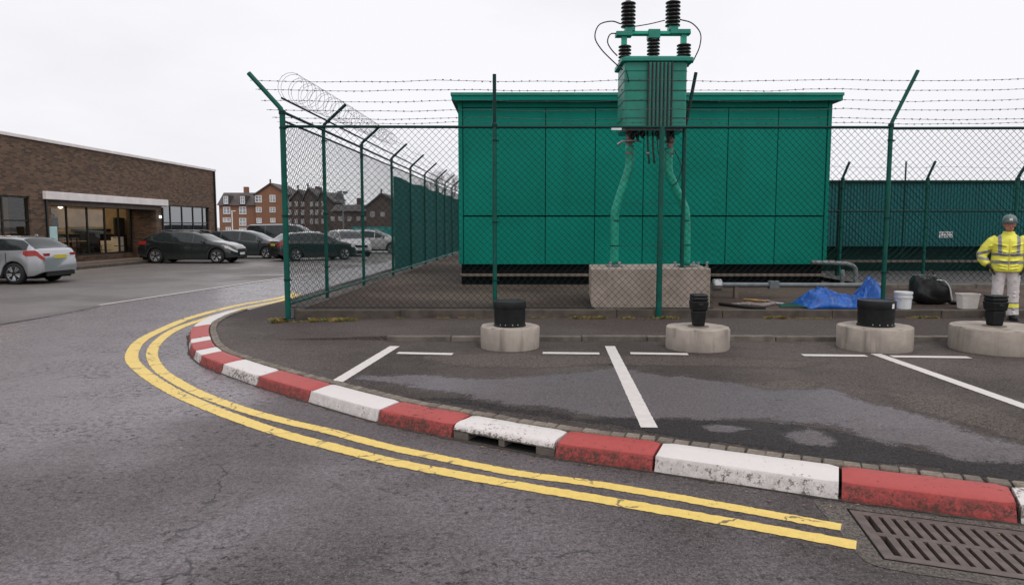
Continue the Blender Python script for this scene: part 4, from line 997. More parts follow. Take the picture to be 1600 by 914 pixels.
# black bag
bx = atd(1455, 400, 13.1); bagt = thing('holdall_bag', 'bulging black holdall bag with pale strap lying behind the buckets', 'bag', (bx.x, 13.1, GZ))
mb = MB(); mb.ell((0, 0, .24), (.36, .22, .27), 48, 28); vv = []
sg_ = lambda a, e: math.copysign(abs(a)**e, a)
for (x, y, z) in mb.v:
    x, y, z = sg_(x/.36, .62)*.34, sg_(y/.22, .7)*.21, .24+sg_((z-.24)/.27, .65)*.25
    s_ = (x+.36)/.72; k = 1.12-.42*max(0, s_-.35); p = Vector((x*5, y*5, z*5)); nn = 1+.16*mn.noise(p)+.10*(1-abs(mn.noise(p*2.2))*2)
    zz = (z-.0)*k*nn; sqx = x*(1.05 if x < 0 else 1.05); vv.append((sqx-.02*z+.02, y*nn, max(.0, min(zz, .54))))
mb.v = vv; part('body', mb, M['bag'], bagt, smooth=True)
mb = MB(); mb.tube(spline([(-.02, -.18, .46), (.12, -.24, .44), (.22, -.24, .33), (.26, -.24, .18), (.30, -.22, .05)], .03), [(.018, .006)]*200 if False else .012, 6); part('strap', mb, M['winw'], bagt, smooth=True)
mb = MB(); mb.tube(spline([(-.1, -.05, .48), (-.06, -.06, .60), (.02, -.04, .60), (.06, -.04, .48)], .03), .014, 6); part('handle', mb, M['soil'], bagt, smooth=True)
mb = MB(); mb.ell((.40, -.12, .05), (.12, .09, .055), 16, 10); part('end_pocket', mb, M['bag'], bagt, smooth=True)
# tools
def G(u, v, h=0.0): q = gp(u, v, GZ+h); return (q.x, q.y, q.z)
sh = thing('wooden_shovel', 'yellow wooden tool handle lying near the plinth', 'shovel')
mb = MB(); mb.tube([G(1162, 468, .03), G(1180, 469, .035), G(1197, 470.5, .03)], [.022, .02, .018], 8); part('handle', mb, M['wood'], sh, smooth=True)
mb = MB(); q = G(1212, 473, .02); mb.box((q[0], q[1], q[2]), (.24, .2, .012), .3, (.8, .7)); part('blade', mb, M['steel'], sh, bevel=.004)
tw = MB(); 
for k in range(5): tw.tube(spline([G(1135+k*8, 476-k*.6, .02), G(1165+k*6, 474.5+k*.7, .03), G(1195+k*4, 476-k*.5, .02)], .05), .02+.004*k, 6)
part('canvas_roll', tw, M['cloth'], label='grey canvas roll lying under the wooden tool', cat='cloth', smooth=True)
cl = MB(); n1, n2 = 22, 10; vs = []; fs = []
a0 = Vector(G(1196, 470)); a1 = Vector(G(1230, 478.5))
for i in range(n1+1):
    for j in range(n2+1):
        x = a0.x+(a1.x-a0.x)*i/n1; y = a1.y+(a0.y-a1.y)*j/n2; vs.append((x, y, GZ+.012+.05*abs(mn.noise(Vector((x*9, y*9, 2))))*2*sin(pi*i/n1)))
for i in range(n1):
    for j in range(n2): k = i*(n2+1)+j; fs.append((k, k+n2+1, k+n2+2, k+1))
cl.add(vs, fs); part('grey_rag', cl, M['cloth'], smooth=True, label='crumpled pale grey rag between the wooden tool and the blue tarpaulin', cat='rag')
mb = MB(); mb.tube(spline([G(1124, 474.5, .03), G(1145, 477, .03), G(1170, 480, .03), G(1200, 481, .03)], .05), .030, 8); part('rubber_hose', mb, M['rubber'], smooth=True, label='thick black rubber hose end right of the plinth', cat='hose')
mb = MB()
for k in range(4): mb.tube(spline([G(1218, 476+k*1.2, .02), G(1240, 474+k*1.6, .03), G(1272, 477+k, .02)], .05), .014, 6)
part('green_rope', mb, M['rope'], smooth=True, label='green rope running under the blue tarpaulin', cat='rope')

# dry grass tufts and litter
def tufts(name, areas, mat, lab, seed=1):
    rr = random.Random(seed); mb = MB()
    for (x0, x1, y0, y1, z, n, h, w_) in areas:
        cl_ = [(rr.uniform(x0, x1), rr.choice((.03, .05, .08, .2))) for _ in range(max(3, int((x1-x0)*4.5)))]
        for _ in range(n):
            c, sp = rr.choice(cl_); x = min(x1, max(x0, rr.gauss(c, sp))); y = y0+(y1-y0)*(1-sqrt(rr.random())); a = rr.uniform(0, 2*pi); hh = h*rr.uniform(.15, 1)*(1 if sp < .1 else .45); ln = rr.uniform(.3, 1.3)*hh
            dx, dy = cos(a)*w_, sin(a)*w_; bx_, by_ = cos(a+1.5)*ln, sin(a+1.5)*ln
            mb.add([(x-dx, y-dy, z), (x+dx, y+dy, z), (x+dx*.6+bx_*.5, y+dy*.6+by_*.5, z+hh*.7), (x+bx_, y+by_, z+hh)], [(0, 1, 2, 3)])
    part(name, mb, mat, kind='stuff', label=lab, cat='grass')
cx0 = XC
tufts('dry_grass', [(cx0-.35, cx0+1.5, FY-.26, FY-.01, .119, 3600, .10, .006), (cx0-.2, cx0+1.2, FY-.2, FY-.01, .119, 2600, .09, .006), (cx0+.9, cx0+1.8, FY-.10, FY-.01, .12, 500, .04, .004), (fX(900), fX(1075), FY-.16, FY, .186, 1600, .05, .006), (fX(1180), fX(1300), FY-.14, FY, .186, 1200, .05, .006), (fX(1420), fX(1560), FY-.08, FY, .186, 1000, .04, .006), (fX(580), fX(900), FY-.06, FY, .186, 900, .03, .005)], M['grass'], 'dry yellow grass tufts at the foot of the compound kerb')
# fallen leaves on the ground
lf = MB(); rr = random.Random(4)
for _ in range(260):
    zone = rr.random()
    if zone < .45: x, y, z = rr.uniform(-3, 8), rr.uniform(12.3, 16.5), GZ+.008
    elif zone < .8: x, y, z = rr.uniform(-3.4, 3.0), 0, .006; i = rr.randrange(20, IEND-10); q = off_pt(i, -rr.uniform(.02, .25)); x, y = q.x, q.y
    else: x, y, z = rr.uniform(0, 8), rr.uniform(10.3, 11.9), .19
    a = rr.uniform(0, 6.28); s_ = rr.uniform(.008, .02); c_, d_ = cos(a)*s_, sin(a)*s_
    lf.add([(x-c_, y-d_, z), (x+d_*.5, y-c_*.5, z+.004), (x+c_, y+d_, z+.002), (x-d_*.5, y+c_*.5, z+.005)], [(0, 1, 2, 3)])
part('leaf_litter', lf, simple('dead_leaf', (.26, .16, .09), .8, .5, 40, 0), kind='stuff', label='small dead leaves and grit scattered by the kerbs and in the yard', cat='leaves')

# ------------------------------------------------------------------ cars
def lerp_tab(tab, x):
    if x <= tab[0][0]: return tab[0][1]
    for (x0, y0), (x1, y1) in zip(tab, tab[1:]):
        if x <= x1: t = (x-x0)/(x1-x0); t2 = t*t*(3-2*t); t = .6*t+.4*t2; return y0+(y1-y0)*t
    return tab[-1][1]
WH = {}
def wheel_parts(r, wid):
    key = (round(r, 3),)
    if key in WH: return WH[key]
    mb = MB(); mb.lathe([(r*.66, -wid/2), (r*.93, -wid/2), (r, -wid/2+.03), (r, wid/2-.03), (r*.93, wid/2), (r*.66, wid/2)], n=36, axis='y'); ty = mb.mesh('tyre', M['rubber'], True)
    mb = MB(); mb.lathe([(r*.67, -wid/2-.002), (r*.62, -wid/2+.012), (r*.61, -wid/2+.05), (r*.60, wid/2-.01)], n=36, axis='y'); dk_ = MB(); dk_.lathe([(r*.62, -wid/2+.06), (r*.62, wid/2-.02)], n=30, axis='y')
    m2 = MB(); n = 36
    for k in range(n):      # rim lip ring
        a, b = 2*pi*k/n, 2*pi*(k+1)/n
        for (r0, y0, r1, y1) in ((r*.68, -wid/2-.004, r*.60, -wid/2+.008),):
            m2.add([(r0*cos(a), y0, r0*sin(a)), (r0*cos(b), y0, r0*sin(b)), (r1*cos(b), y1, r1*sin(b)), (r1*cos(a), y1, r1*sin(a))], [(0, 1, 2, 3)])
    for k in range(10):
        a = 2*pi*k/10+(.13 if k % 2 else -.13); c = Vector((cos(a), 0, sin(a))); s_ = Vector((-sin(a), 0, cos(a)))
        p0, p1 = c*r*.08+Vector((0, -wid/2+.02, 0)), c*r*.63+Vector((0, -wid/2+.006, 0)); m2.tube([p0, p1], [.018, .026], 5)
    m2.lathe([(r*.14, -wid/2+.004), (r*.14, -wid/2+.03)], n=12, axis='y'); rim = m2.mesh('rim', M['alloy'], False); dkm = dk_.mesh('brake_disc', M['gap'])
    WH[key] = (ty, rim, dkm); return WH[key]
def make_car(S, label, loc, head, group):
    L, wb, r = S['L'], S['wb'], S['r']; xf, xr = S.get('xf', wb/2+.02), S.get('xf', wb/2+.02)-wb
    car = thing('parked_car', label, S.get('cat', 'car'), loc, head, group); paintm = M[S['paint']]
    xs = []; x = -L/2
    while x < L/2-.001: xs.append(x); x += .05
    xs.append(L/2); n = len(xs); half = []
    for x in xs:
        W = lerp_tab(S['hw'], x); top = lerp_tab(S['top'], x); belt = min(lerp_tab(S['belt'], x), top-.015); zb_ = lerp_tab(S['bot'], x)
        for xw in (xf, xr):
            ra = r+.055; d = abs(x-xw)
            if d < ra: zb_ = max(zb_, r+sqrt(ra*ra-d*d)-.0)
        gap = top-belt; wr = (W-.03)-min(gap, .65)*S.get('tum', .40)-.03*min(1, gap/.1); ze = top-.055*min(1, gap/.3) if gap > .12 else belt+gap*.6
        P = [(W-.16, zb_+.0), (W-.015, zb_), (W+.0, zb_+(belt-zb_)*.18), (W, zb_+(belt-zb_)*.5), (W-.008, zb_+(belt-zb_)*.78), (W-.035, belt)]
        ax, az = W-.035, belt
        for t in (.09, .35, .65, .93): P.append((ax+(wr-ax)*t+.012*sin(pi*t)*min(1, gap/.3), az+(ze-az)*t))
        P += [(wr, ze), (wr*.86, top-.022*min(1, gap/.3)-.0), (wr*.45, top-.004), (0, top)]
        half.append(P)
    m = len(half[0]); vs = []; ring = 2*m-1
    for x, P in zip(xs, half):
        bulge = 0
        for y, z in P: vs.append((x, -y, z))
        for y, z in P[-2::-1]: vs.append((x, y, z))
    fs = []; info = {}
    def strips(j): return j if j < m-1 else 2*m-3-j
    for i in range(n-1):
        for j in range(ring-1):
            fs.append((i*ring+j, (i+1)*ring+j, (i+1)*ring+j+1, i*ring+j+1))
            info[len(fs)-1] = ((xs[i]+xs[i+1])/2, strips(j), 1 if j < m-1 else -1, i)
    sel = {'side_window': {}, 'windscreen': {}, 'rear_window': {}, 'headlight': {}, 'taillight': {}}
    for k, (x, j, sd_, i) in info.items():
        gap = lerp_tab(S['top'], x)-lerp_tab(S['belt'], x)
        if 6 <= j <= 8 and gap > .17 and S['win'][0] < x < S['win'][1] and all(abs(x-px) > .045 for px in S['pil']):
            wk = sum(1 for px in S['pil'] if x > px); sel['side_window'].setdefault((sd_, wk), []).append(k)
        if j >= 10 and S['ws'][0] < x < S['ws'][1]: sel['windscreen'].setdefault(0, []).append(k)
        if j >= 10 and S['rw'][0] < x < S['rw'][1]: sel['rear_window'].setdefault(0, []).append(k)
        if j == 4 and x > L/2-S.get('hl', .5)*.9: sel['headlight'].setdefault(sd_, []).append(k)
        if j in S.get('tlj', (4,)) and x < -L/2+S.get('tl', .34)*1.5: sel['taillight'].setdefault(sd_, []).append(k)
    fs2 = fs+[tuple(range(ring)), tuple((n-1)*ring+j for j in range(ring))[::-1]]
    mb = MB(); mb.add(vs, fs2); body = part('body', mb, paintm, car); smooth_angle(body, 40)
    me = body.data; nm = [v.normal.copy() for v in me.vertices]
    for nme, groups in sel.items():
        for gk, ks in groups.items():
            used = {}; vv = []; ff_ = []
            for k in ks:
                idx = []
                for q in fs[k]:
                    if q not in used: used[q] = len(vv); p = Vector(vs[q])+nm[q]*.005; vv.append(tuple(p))
                    idx.append(used[q])
                ff_.append(tuple(idx))
            mb = MB(); mb.add(vv, ff_); mt = {'headlight': 'head', 'taillight': 'tail'}.get(nme, 'carglass'); o = part(nme, mb, M[mt], car, smooth=True)
    # floor, wells, bumper dark strips
    mb = MB(); mb.b2(-L/2+.25, L/2-.25, -lerp_tab(S['hw'], 0)+.12, lerp_tab(S['hw'], 0)-.12, .17, .5); part('underbody', mb, M['gap'], car)
    mb = MB()
    for xw in (xf, xr): mb.b2(xw-.42, xw+.42, -lerp_tab(S['hw'], 0)+.22, lerp_tab(S['hw'], 0)-.22, .2, .78)
    part('wheel_well', mb, M['black'], car, kind='stuff')
    ty, rim, dkm = wheel_parts(r, .21)
    for xw in (xf, xr):
        for s_ in (-1, 1):
            wh = ob('wheel', None, car, (xw, s_*(lerp_tab(S['hw'], xw)-.125), r), 0 if s_ < 0 else pi)
            ob('tyre', ty, wh); ob('rim', rim, wh); ob('brake_disc', dkm, wh)
    W0 = lerp_tab(S['hw'], 0)
    for s_ in (-1, 1):
        xm = S['ws'][1]-.33; zc = lerp_tab(S['belt'], xm)+.05; mb = MB(); mb.box((xm, s_*(W0+.06), zc+.02), (.10, .17, .11), .15*s_, (.8, .85)); part('door_mirror', mb, paintm if S['paint'] != 'silver' else paintm, car, bevel=.02)
        for hx in S['hand']: mb = MB(); mb.box((hx, s_*(W0-.012), lerp_tab(S['belt'], hx)-.10), (.16, .03, .025)); part('door_handle', mb, paintm, car, bevel=.006)
        mb = MB(); mb.b2(xr+r+.08, xf-r-.08, s_*(W0-.02), s_*(W0+.004), .20, .27); part('sill_trim', mb, M['rubber'], car)
        for px in S['pil'][:2]+S['seams']:
            mb = MB(); mb.b2(px-.004, px+.004, s_*(W0-.01), s_*(W0+.0025), .32, lerp_tab(S['belt'], px)-.03); part('door_seam', mb, M['black'], car)
    zt_b = lerp_tab(S['bot'], -L/2)
    mb = MB(); mb.b2(-L/2-.012, -L/2+.02, -.26, .26, S['pz']-.055, S['pz']+.055); part('number_plate', mb, M['platey'], car)
    mb = MB(); mb.b2(L/2-.02, L/2+.012, -.26, .26, .40, .51); part('number_plate', mb, M['winw'], car)
    mb = MB(); mb.b2(L/2-.02, L/2+.006, -.45, .45, .53, .68); mb.b2(L/2-.02, L/2+.006, -.55, .55, .24, .36); part('grille', mb, M['rubber'], car, kind='stuff')
    mb = MB(); mb.b2(-L/2-.006, -L/2+.05, -.6, .6, .24, .36); part('rear_valance', mb, M['rubber'], car)
    for s_ in (-1, 1):
        mb = MB(); mb.b2(-L/2-.008, -L/2+.06, s_*.46, s_*(lerp_tab(S['hw'], -L/2)-.02), S['pz']+.03, S['pz']+.11); part('taillight', mb, M['tail'], car, bevel=.01)
    if S.get('rails'):
        for s_ in (-1, 1): mb = MB(); mb.tube([(-1.3, s_*.56, S['H']+.0), (-.9, s_*.57, S['H']+.035), (.2, s_*.57, S['H']+.035), (.6, s_*.56, S['H']-.02)], .014, 6); part('roof_rail', mb, M['steel'], car)
    mb = MB(); mb.box((-L/2+.75, 0, S['H']+.01), (.12, .04, .05), 0, (.4, .6)); part('aerial_fin', mb, paintm, car)
    return car
def spec(kind, paint, **k):
    if kind == 'hatch':
        S = dict(L=4.35, wb=2.64, r=.325, H=1.46, top=[(-2.18, .80), (-2.12, 1.0), (-1.98, 1.08), (-1.50, 1.40), (-1.1, 1.445), (-.3, 1.46), (.25, 1.41), (.55, 1.30), (1.12, 1.0), (1.5, .93), (1.95, .80), (2.12, .68), (2.18, .55)],
                 belt=[(-2.18, .79), (-2.0, 1.02), (-1.2, .985), (.6, .93), (1.2, .93), (1.9, .77), (2.18, .5)], hw=[(-2.18, .70), (-2.08, .80), (-1.8, .87), (0, .895), (1.6, .875), (1.95, .80), (2.12, .68), (2.18, .55)],
                 bot=[(-2.18, .38), (-1.9, .26), (-1.5, .22), (1.6, .20), (2.18, .25)], win=(-1.72, 1.0), pil=[-.45, .42], seams=[-1.1, .95], ws=(.30, 1.10), rw=(-2.0, -1.52), hand=[-.62, .25], pz=.82, tl=.36, hl=.5, tum=.42)
    elif kind == 'cross':
        S = dict(L=4.75, wb=2.95, r=.345, H=1.54, top=[(-2.38, .85), (-2.30, 1.0), (-2.15, 1.12), (-1.6, 1.42), (-1.2, 1.50), (-.4, 1.545), (.2, 1.50), (.55, 1.40), (1.25, 1.06), (1.7, 1.0), (2.1, .88), (2.3, .76), (2.38, .6)],
                 belt=[(-2.38, .84), (-2.2, 1.06), (-1.6, 1.06), (-.5, 1.0), (.6, .97), (1.2, .98), (2.0, .84), (2.38, .58)], hw=[(-2.38, .72), (-2.25, .82), (-1.9, .89), (0, .91), (1.7, .90), (2.1, .82), (2.3, .70), (2.38, .56)],
                 bot=[(-2.38, .42), (-2.1, .30), (-1.6, .26), (1.7, .25), (2.38, .30)], win=(-1.85, 1.1), pil=[-.65, .35], seams=[-1.35, 1.0], ws=(.32, 1.22), rw=(-2.18, -1.6), hand=[-.85, .15], pz=.85, tl=.34, hl=.55, tum=.42, rails=True)
    elif kind == 'mpv':
        S = dict(L=4.5, wb=2.75, r=.32, H=1.56, top=[(-2.25, .85), (-2.2, 1.1), (-2.0, 1.40), (-1.6, 1.50), (-.6, 1.565), (.1, 1.53), (.5, 1.43), (1.4, 1.02), (1.8, .88), (2.1, .74), (2.25, .55)],
                 belt=[(-2.25, .84), (-2.1, 1.0), (-1.2, .98), (.8, .93), (1.4, .93), (1.9, .76), (2.25, .52)], hw=[(-2.25, .74), (-2.1, .84), (-1.8, .88), (0, .90), (1.7, .88), (2.05, .78), (2.2, .66), (2.25, .55)],
                 bot=[(-2.25, .36), (-1.8, .24), (1.6, .22), (2.25, .26)], win=(-2.0, 1.2), pil=[-1.15, -.1, .85], seams=[1.0], ws=(.30, 1.35), rw=(-2.2, -1.95), hand=[-.9, .15], pz=.85, tl=.2, hl=.5, tum=.36)
    elif kind == 'van':
        S = dict(L=4.9, wb=3.0, r=.33, H=1.90, top=[(-2.45, 1.3), (-2.42, 1.78), (-2.2, 1.88), (0, 1.92), (.7, 1.86), (1.0, 1.72), (1.65, 1.18), (2.0, 1.05), (2.3, .85), (2.45, .6)],
                 belt=[(-2.45, 1.1), (-2.3, 1.15), (0, 1.12), (1.6, 1.08), (2.1, .88), (2.45, .55)], hw=[(-2.45, .90), (-2.3, .94), (0, .96), (1.8, .93), (2.2, .82), (2.45, .62)],
                 bot=[(-2.45, .36), (2.45, .28)], win=(-2.25, 1.45), pil=[-1.2, 0, .85], seams=[1.1], ws=(.85, 1.62), rw=(-2.6, -2.5), hand=[-.3, .75], pz=.8, tl=.1, hl=.4, tum=.2, cat='van')
    S['paint'] = paint; S.update(k); return S
CG = 'cars in the car park'
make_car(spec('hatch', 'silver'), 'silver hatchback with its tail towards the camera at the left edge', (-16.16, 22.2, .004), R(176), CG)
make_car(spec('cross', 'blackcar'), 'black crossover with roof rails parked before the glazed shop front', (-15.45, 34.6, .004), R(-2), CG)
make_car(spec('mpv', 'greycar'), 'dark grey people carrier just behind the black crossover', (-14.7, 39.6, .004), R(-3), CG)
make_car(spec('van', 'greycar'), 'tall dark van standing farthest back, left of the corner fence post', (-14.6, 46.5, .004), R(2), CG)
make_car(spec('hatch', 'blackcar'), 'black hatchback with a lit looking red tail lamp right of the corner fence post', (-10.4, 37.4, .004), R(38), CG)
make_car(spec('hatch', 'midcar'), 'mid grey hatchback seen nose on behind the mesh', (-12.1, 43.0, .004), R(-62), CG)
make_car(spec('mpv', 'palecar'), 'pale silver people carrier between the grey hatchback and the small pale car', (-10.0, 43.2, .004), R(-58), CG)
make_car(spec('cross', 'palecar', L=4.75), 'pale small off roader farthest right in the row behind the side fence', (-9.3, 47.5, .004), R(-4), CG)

# ------------------------------------------------------------------ brick shop
# local frame: +x runs along the facade towards the camera, +y points out to the car park
shop_rz = math.atan2(-1, -.0333)
SH = (-18.2, 44, 0)
shop = thing('brick_shop', 'long single storey brown brick shop with glazed cafe entrance and pale canopy', 'building', SH, shop_rz)
U1 = 28.5; ZT = 5.10; ZL = 2.90; D = .32
def uy(px):   # facade coordinate from photo column
    k = (800-px)/FPX; y = 19.665/(k+.0333); return 44-y
rA, rB = uy(247), uy(84)      # recess opening
wA, wB = uy(330), uy(256)     # right window
vA = uy(52)                   # left window starts
RD = 1.25
def wallbox(x0, x1, y0, y1, z0, z1, nm='wall', mat='brick', bev=0): mb = MB(); mb.b2(x0, x1, y0, y1, z0, z1); return part(nm, mb, M[mat], shop, bevel=bev)
wallbox(0, U1, -D, 0, ZL+.0, ZT)                       # continuous upper wall
wallbox(0, wA, -D, 0, 0, ZL-.002); wallbox(wB, rA, -D, 0, 0, ZL-.002); wallbox(rB, vA, -D, 0, 0, ZL-.002)
wallbox(wA, wB, -D, 0, 0, .35); wallbox(vA, U1, -D, 0, 0, .55)
wallbox(rA-.0, rA+.002-.30, -RD-.3, -D-.002, 0, ZL-.002); wallbox(rB, rB+.3, -RD-.3, -D-.002, 0, ZL-.002)
wallbox(-.0, U1, -14, -D-.003, ZT-.5, ZT-.3, 'roof', 'slate')
wallbox(0, .3, -14, -D-.002, 0, ZT-.5); wallbox(U1-.3, U1, -14, -D-.002, 0, ZT-.5); wallbox(.31, U1-.31, -14, -13.7, 0, ZT-.5)
wallbox(-.06, U1+.06, -.45, .07, ZT+.002, ZT+.13, 'coping', 'fascia', .01)
wallbox(.12, .22, .002, .10, .1, ZT, 'downpipe', 'winb', .01)
wallbox(rA-.62, rA-.54, .002, .08, .1, 2.74, 'downpipe', 'winb', .01)
wallbox(rB+.28, rB+.36, .002, .08, .1, 2.9, 'downpipe', 'winb', .01)
# soffit of recess, floors
wallbox(rA+.002, rB-.002, -RD-.3, -D-.004, 2.72, ZL-.01, 'soffit', 'soffit')
wallbox(rA+.002, rB-.002, -D, -.002, 2.60, ZL-.004, 'lintel', 'soffit')
wallbox(.31, U1-.31, -13.6, -RD-.32, .16, .30, 'floor', 'floor_in')
wallbox(rA+.002, rB-.002, -RD-.3, -.002, 0, .16, 'floor', 'slab')
mb = MB(); mb.b2(uy(262.5)+.0, uy(72)+.6, -.0, .95, 2.74, 3.07)
cu0, cu1 = uy(262.5), uy(72)
wallbox(cu0, cu1, .003, .16, 2.83, 3.15, 'canopy', 'fascia', .015)
wallbox(cu0+.05, cu1-.05, .004, .12, 2.80, 2.828, 'canopy_soffit', 'soffit')
# inner shell
wallbox(.31, U1-.31, -9.0, -8.85, .30, 4.0, 'inner_wall', 'wall_in')
wallbox(.31, U1-.31, -8.84, -D-.05, 3.45, 3.55, 'ceiling', 'wall_in')
wallbox(rB+2.2, rB+2.32, -8.8, -RD-.5, .301, 3.44, 'inner_wall', 'wall_in')
wallbox(rA-.4, rA-.3, -8.8, -RD-.5, .301, 3.44, 'inner_wall', 'wall_in')
def window(x0, x1, z0, z1, y, mull, trans, gmat, fw=.06, door=None):
    f = part('window', (lambda m_: (m_.b2(x0, x1, y-.04, y+.04, z1-fw, z1), m_.b2(x0, x1, y-.04, y+.04, z0, z0+fw), m_.b2(x0, x0+fw, y-.039, y+.039, z0+fw, z1-fw), m_.b2(x1-fw, x1, y-.039, y+.039, z0+fw, z1-fw), m_)[-1])(MB()), M['winb'], shop)
    xs = [x0]+mull+[x1]; zs = [z0]+trans+[z1]
    for x in mull: mb = MB(); mb.b2(x-fw/2, x+fw/2, y-.038, y+.038, z0+fw, z1-fw); part('mullion', mb, M['winb'], f)
    for z in trans: mb = MB(); mb.b2(x0+fw, x1-fw, y-.034, y+.034, z-fw/2, z+fw/2); part('transom', mb, M['winb'], f)
    for a, b in zip(xs, xs[1:]):
        for c, d in zip(zs, zs[1:]):
            mb = MB(); mb.quad((a+.03, y, c+.03), (a+.03, y, d-.03), (b-.03, y, d-.03), (b-.03, y, c+.03)); part('pane', mb, M[gmat], f)
window(wA, wB, .35, ZL-.002, -.12, [uy(322), uy(307), uy(290), uy(272)], [1.95], 'glassr')
window(vA, vA+8.2, .55, ZL-.002, -.12, [vA+1.35+k*1.35 for k in range(5)], [1.97], 'glass')
# entrance glazing in the recess
gy = -RD-.1
def ug(px):
    k = (800-px)/FPX; X0 = -18.2-1.35; y = (-X0+.0333*44)/(k+.0333); return 44-y
window(rA+.01, rB-.01, .42, 2.70, gy, sorted([ug(p) for p in (106, 138, 165, 187, 205)]), [], 'glass', .07)
wallbox(rA+.01, rB-.01, gy-.08, gy+.08, .16, .415, 'sill', 'brick')
for px in (187.5,):
    x = ug(px); mb = MB(); mb.tube([(x+.12, gy+.06, 1.2), (x+.12, gy+.10, 1.2), (x+.62, gy+.10, 1.2), (x+.62, gy+.06, 1.2)], .018, 6); part('door_handle', mb, M['winb'], shop)
wallbox(ug(213), ug(197), gy-.6, gy-.5, .3, 2.2, 'inner_door', 'winb')
mb = MB(); mb.box((rA-.30, .06, 2.25), (.10, .10, .14)); part('porch_lamp', mb, M['porch'], shop, bevel=.02)
# interior lamps
def loc2w(x, y, z): 
    v = Matrix.Rotation(shop_rz, 3, 'Z') @ Vector((x, y, z)); return (v.x+SH[0], v.y+SH[1], z)
for k, (x, y) in enumerate(((rB-1.2, -3.4), (rB-3.4, -3.4), (rB-5.6, -3.4), (rB-2.2, -6.5), (rB-5.0, -6.5))):
    lp = thing('pendant_lamp', 'warm pendant lamp hanging inside the cafe, number counted from the left by place: '+['leftmost in the front row', 'middle of the front row', 'rightmost in the front row', 'left one in the back row', 'right one in the back row'][k], 'lamp', loc2w(x, y, 2.75), 0, 'pendant lamps in the cafe')
    lp['label'] = 'warm cafe pendant lamp, '+['leftmost in the front row', 'middle of the front row', 'rightmost in the front row', 'left one in the back row', 'right one in the back row'][k]
    mb = MB(); mb.tube([(0, 0, .1), (0, 0, .7)], .012, 5); part('cord', mb, M['winb'], lp)
    mb = MB(); mb.lathe([(.16, -.05), (.12, .06), (.03, .11)], n=14); part('shade', mb, M['winb'], lp)
    mb = MB(); mb.ell((0, 0, -.06), (.10, .10, .07), 12, 8); part('bulb', mb, M['lamp'], lp)
mb = MB(); mb.b2(vA+.3, vA+7.5, -3.05, -3.0, 2.35, 2.40); part('strip_light', mb, M['lamp'], shop)
wallbox(vA+.2, U1-.4, -3.6, -3.5, .3, 3.44, 'inner_wall', 'fascia')
wallbox(vA+.55, vA+.95, -3.49, -3.45, .3, 2.0, 'poster_board', 'brickf'); wallbox(vA+.55, vA+1.0, -3.49, -3.45, 2.08, 2.2, 'inner_sign', 'winw')
wallbox(vA+1.9, vA+2.3, -3.49, -3.43, .3, 2.05, 'inner_doorway', 'gap')
for k in range(4):
    for q in range(2):
        mb = MB(); x = rB-1.0-k*1.9; y = -2.6-q*2.6; mb.b2(x-.55, x+.55, y-.25, y+.25, 3.40, 3.445); part('ceiling_light', mb, M['lamp'], shop)
# furniture inside the cafe
wallbox(rA-.298, rA-.24, -8.8, -RD-.52, .302, 1.35, 'dado', 'gap'); wallbox(rA-.298, rA-.05, -4.6, -2.6, 1.5, 1.62, 'wall_shelf', 'gap'); wallbox(rA-.298, rA-.06, -7.6, -5.4, 1.7, 2.2, 'menu_board', 'gap')
for k, (x, y, w_, h, mt) in enumerate(((rA+.35, -2.3, .5, .75, 'cream'), (rA+.4, -3.3, .6, 1.15, 'winb'), (rA+.4, -4.4, .6, .9, 'cloth'), (rA+.45, -5.6, .6, 1.3, 'gap'), (rA+.4, -6.9, .7, 1.0, 'teal'))):
    t_ = thing('display_unit', ('low cream', 'tall black', 'grey', 'tallest dark', 'teal')[k]+' display unit along the far side wall of the cafe', 'cabinet', loc2w(x, y, .30), shop_rz)
    for j in range(3): mb = MB(); mb.b2(-w_/2, w_/2, -.35, .35, h*j/3+.005, h*(j+1)/3-.02); part('tier', mb, M[mt], t_, bevel=.01)
wallbox(rA-.28, rB+2.18, -8.84, -8.78, .302, 1.45, 'dado', 'gap'); wallbox(rA+1.0, rA+3.2, -8.83, -8.79, 1.6, 2.3, 'menu_board', 'gap')
def cafe_table(x, y, lab):
    t_ = thing('cafe_table', lab, 'table', loc2w(x, y, .30), random.uniform(0, 1), 'tables inside the cafe')
    mb = MB(); mb.lathe([(.38, .72), (.38, .75)], n=20); part('tabletop', mb, M['wood'], t_)
    mb = MB(); mb.lathe([(.22, 0), (.03, .03), (.03, .72)], n=10); part('pedestal', mb, M['winb'], t_)
def cafe_chair(x, y, a, lab, mat='winb'):
    t_ = thing('cafe_chair', lab, 'chair', loc2w(x, y, .30), a, 'chairs inside the cafe')
    mb = MB(); mb.b2(-.21, .21, -.21, .21, .43, .46); part('seat', mb, M[mat], t_, bevel=.01)
    mb = MB(); mb.b2(-.21, .21, .19, .22, .52, .92); part('backrest', mb, M[mat], t_, bevel=.01)
    for sx_ in (-1, 1):
        for sy_ in (-1, 1): mb = MB(); mb.tube([(sx_*.19, sy_*.19, 0), (sx_*.18, sy_*.18, .43 if sy_ < 0 else .9)], .015, 5); part('leg', mb, M['winb'], t_)
TB = [('by the left end of the glass', rB-1.2), ('second from the left behind the glass', rB-2.9), ('third from the left behind the glass', rB-4.6), ('nearest the glass door', rB-6.2)]
for k, (s_, x) in enumerate(TB):
    cafe_table(x, -2.6-.3*(k % 2), 'round cafe table '+s_)
    cafe_chair(x-.62, -2.5, .3+k, 'dark cafe chair right of the table '+s_); cafe_chair(x+.60, -2.9, 2.2+k, 'dark cafe chair left of the table '+s_)
ctr = thing('cafe_counter', 'dark serving counter with pale top at the back of the cafe', 'counter', loc2w((rA+rB)/2, -6.9, .30), shop_rz)
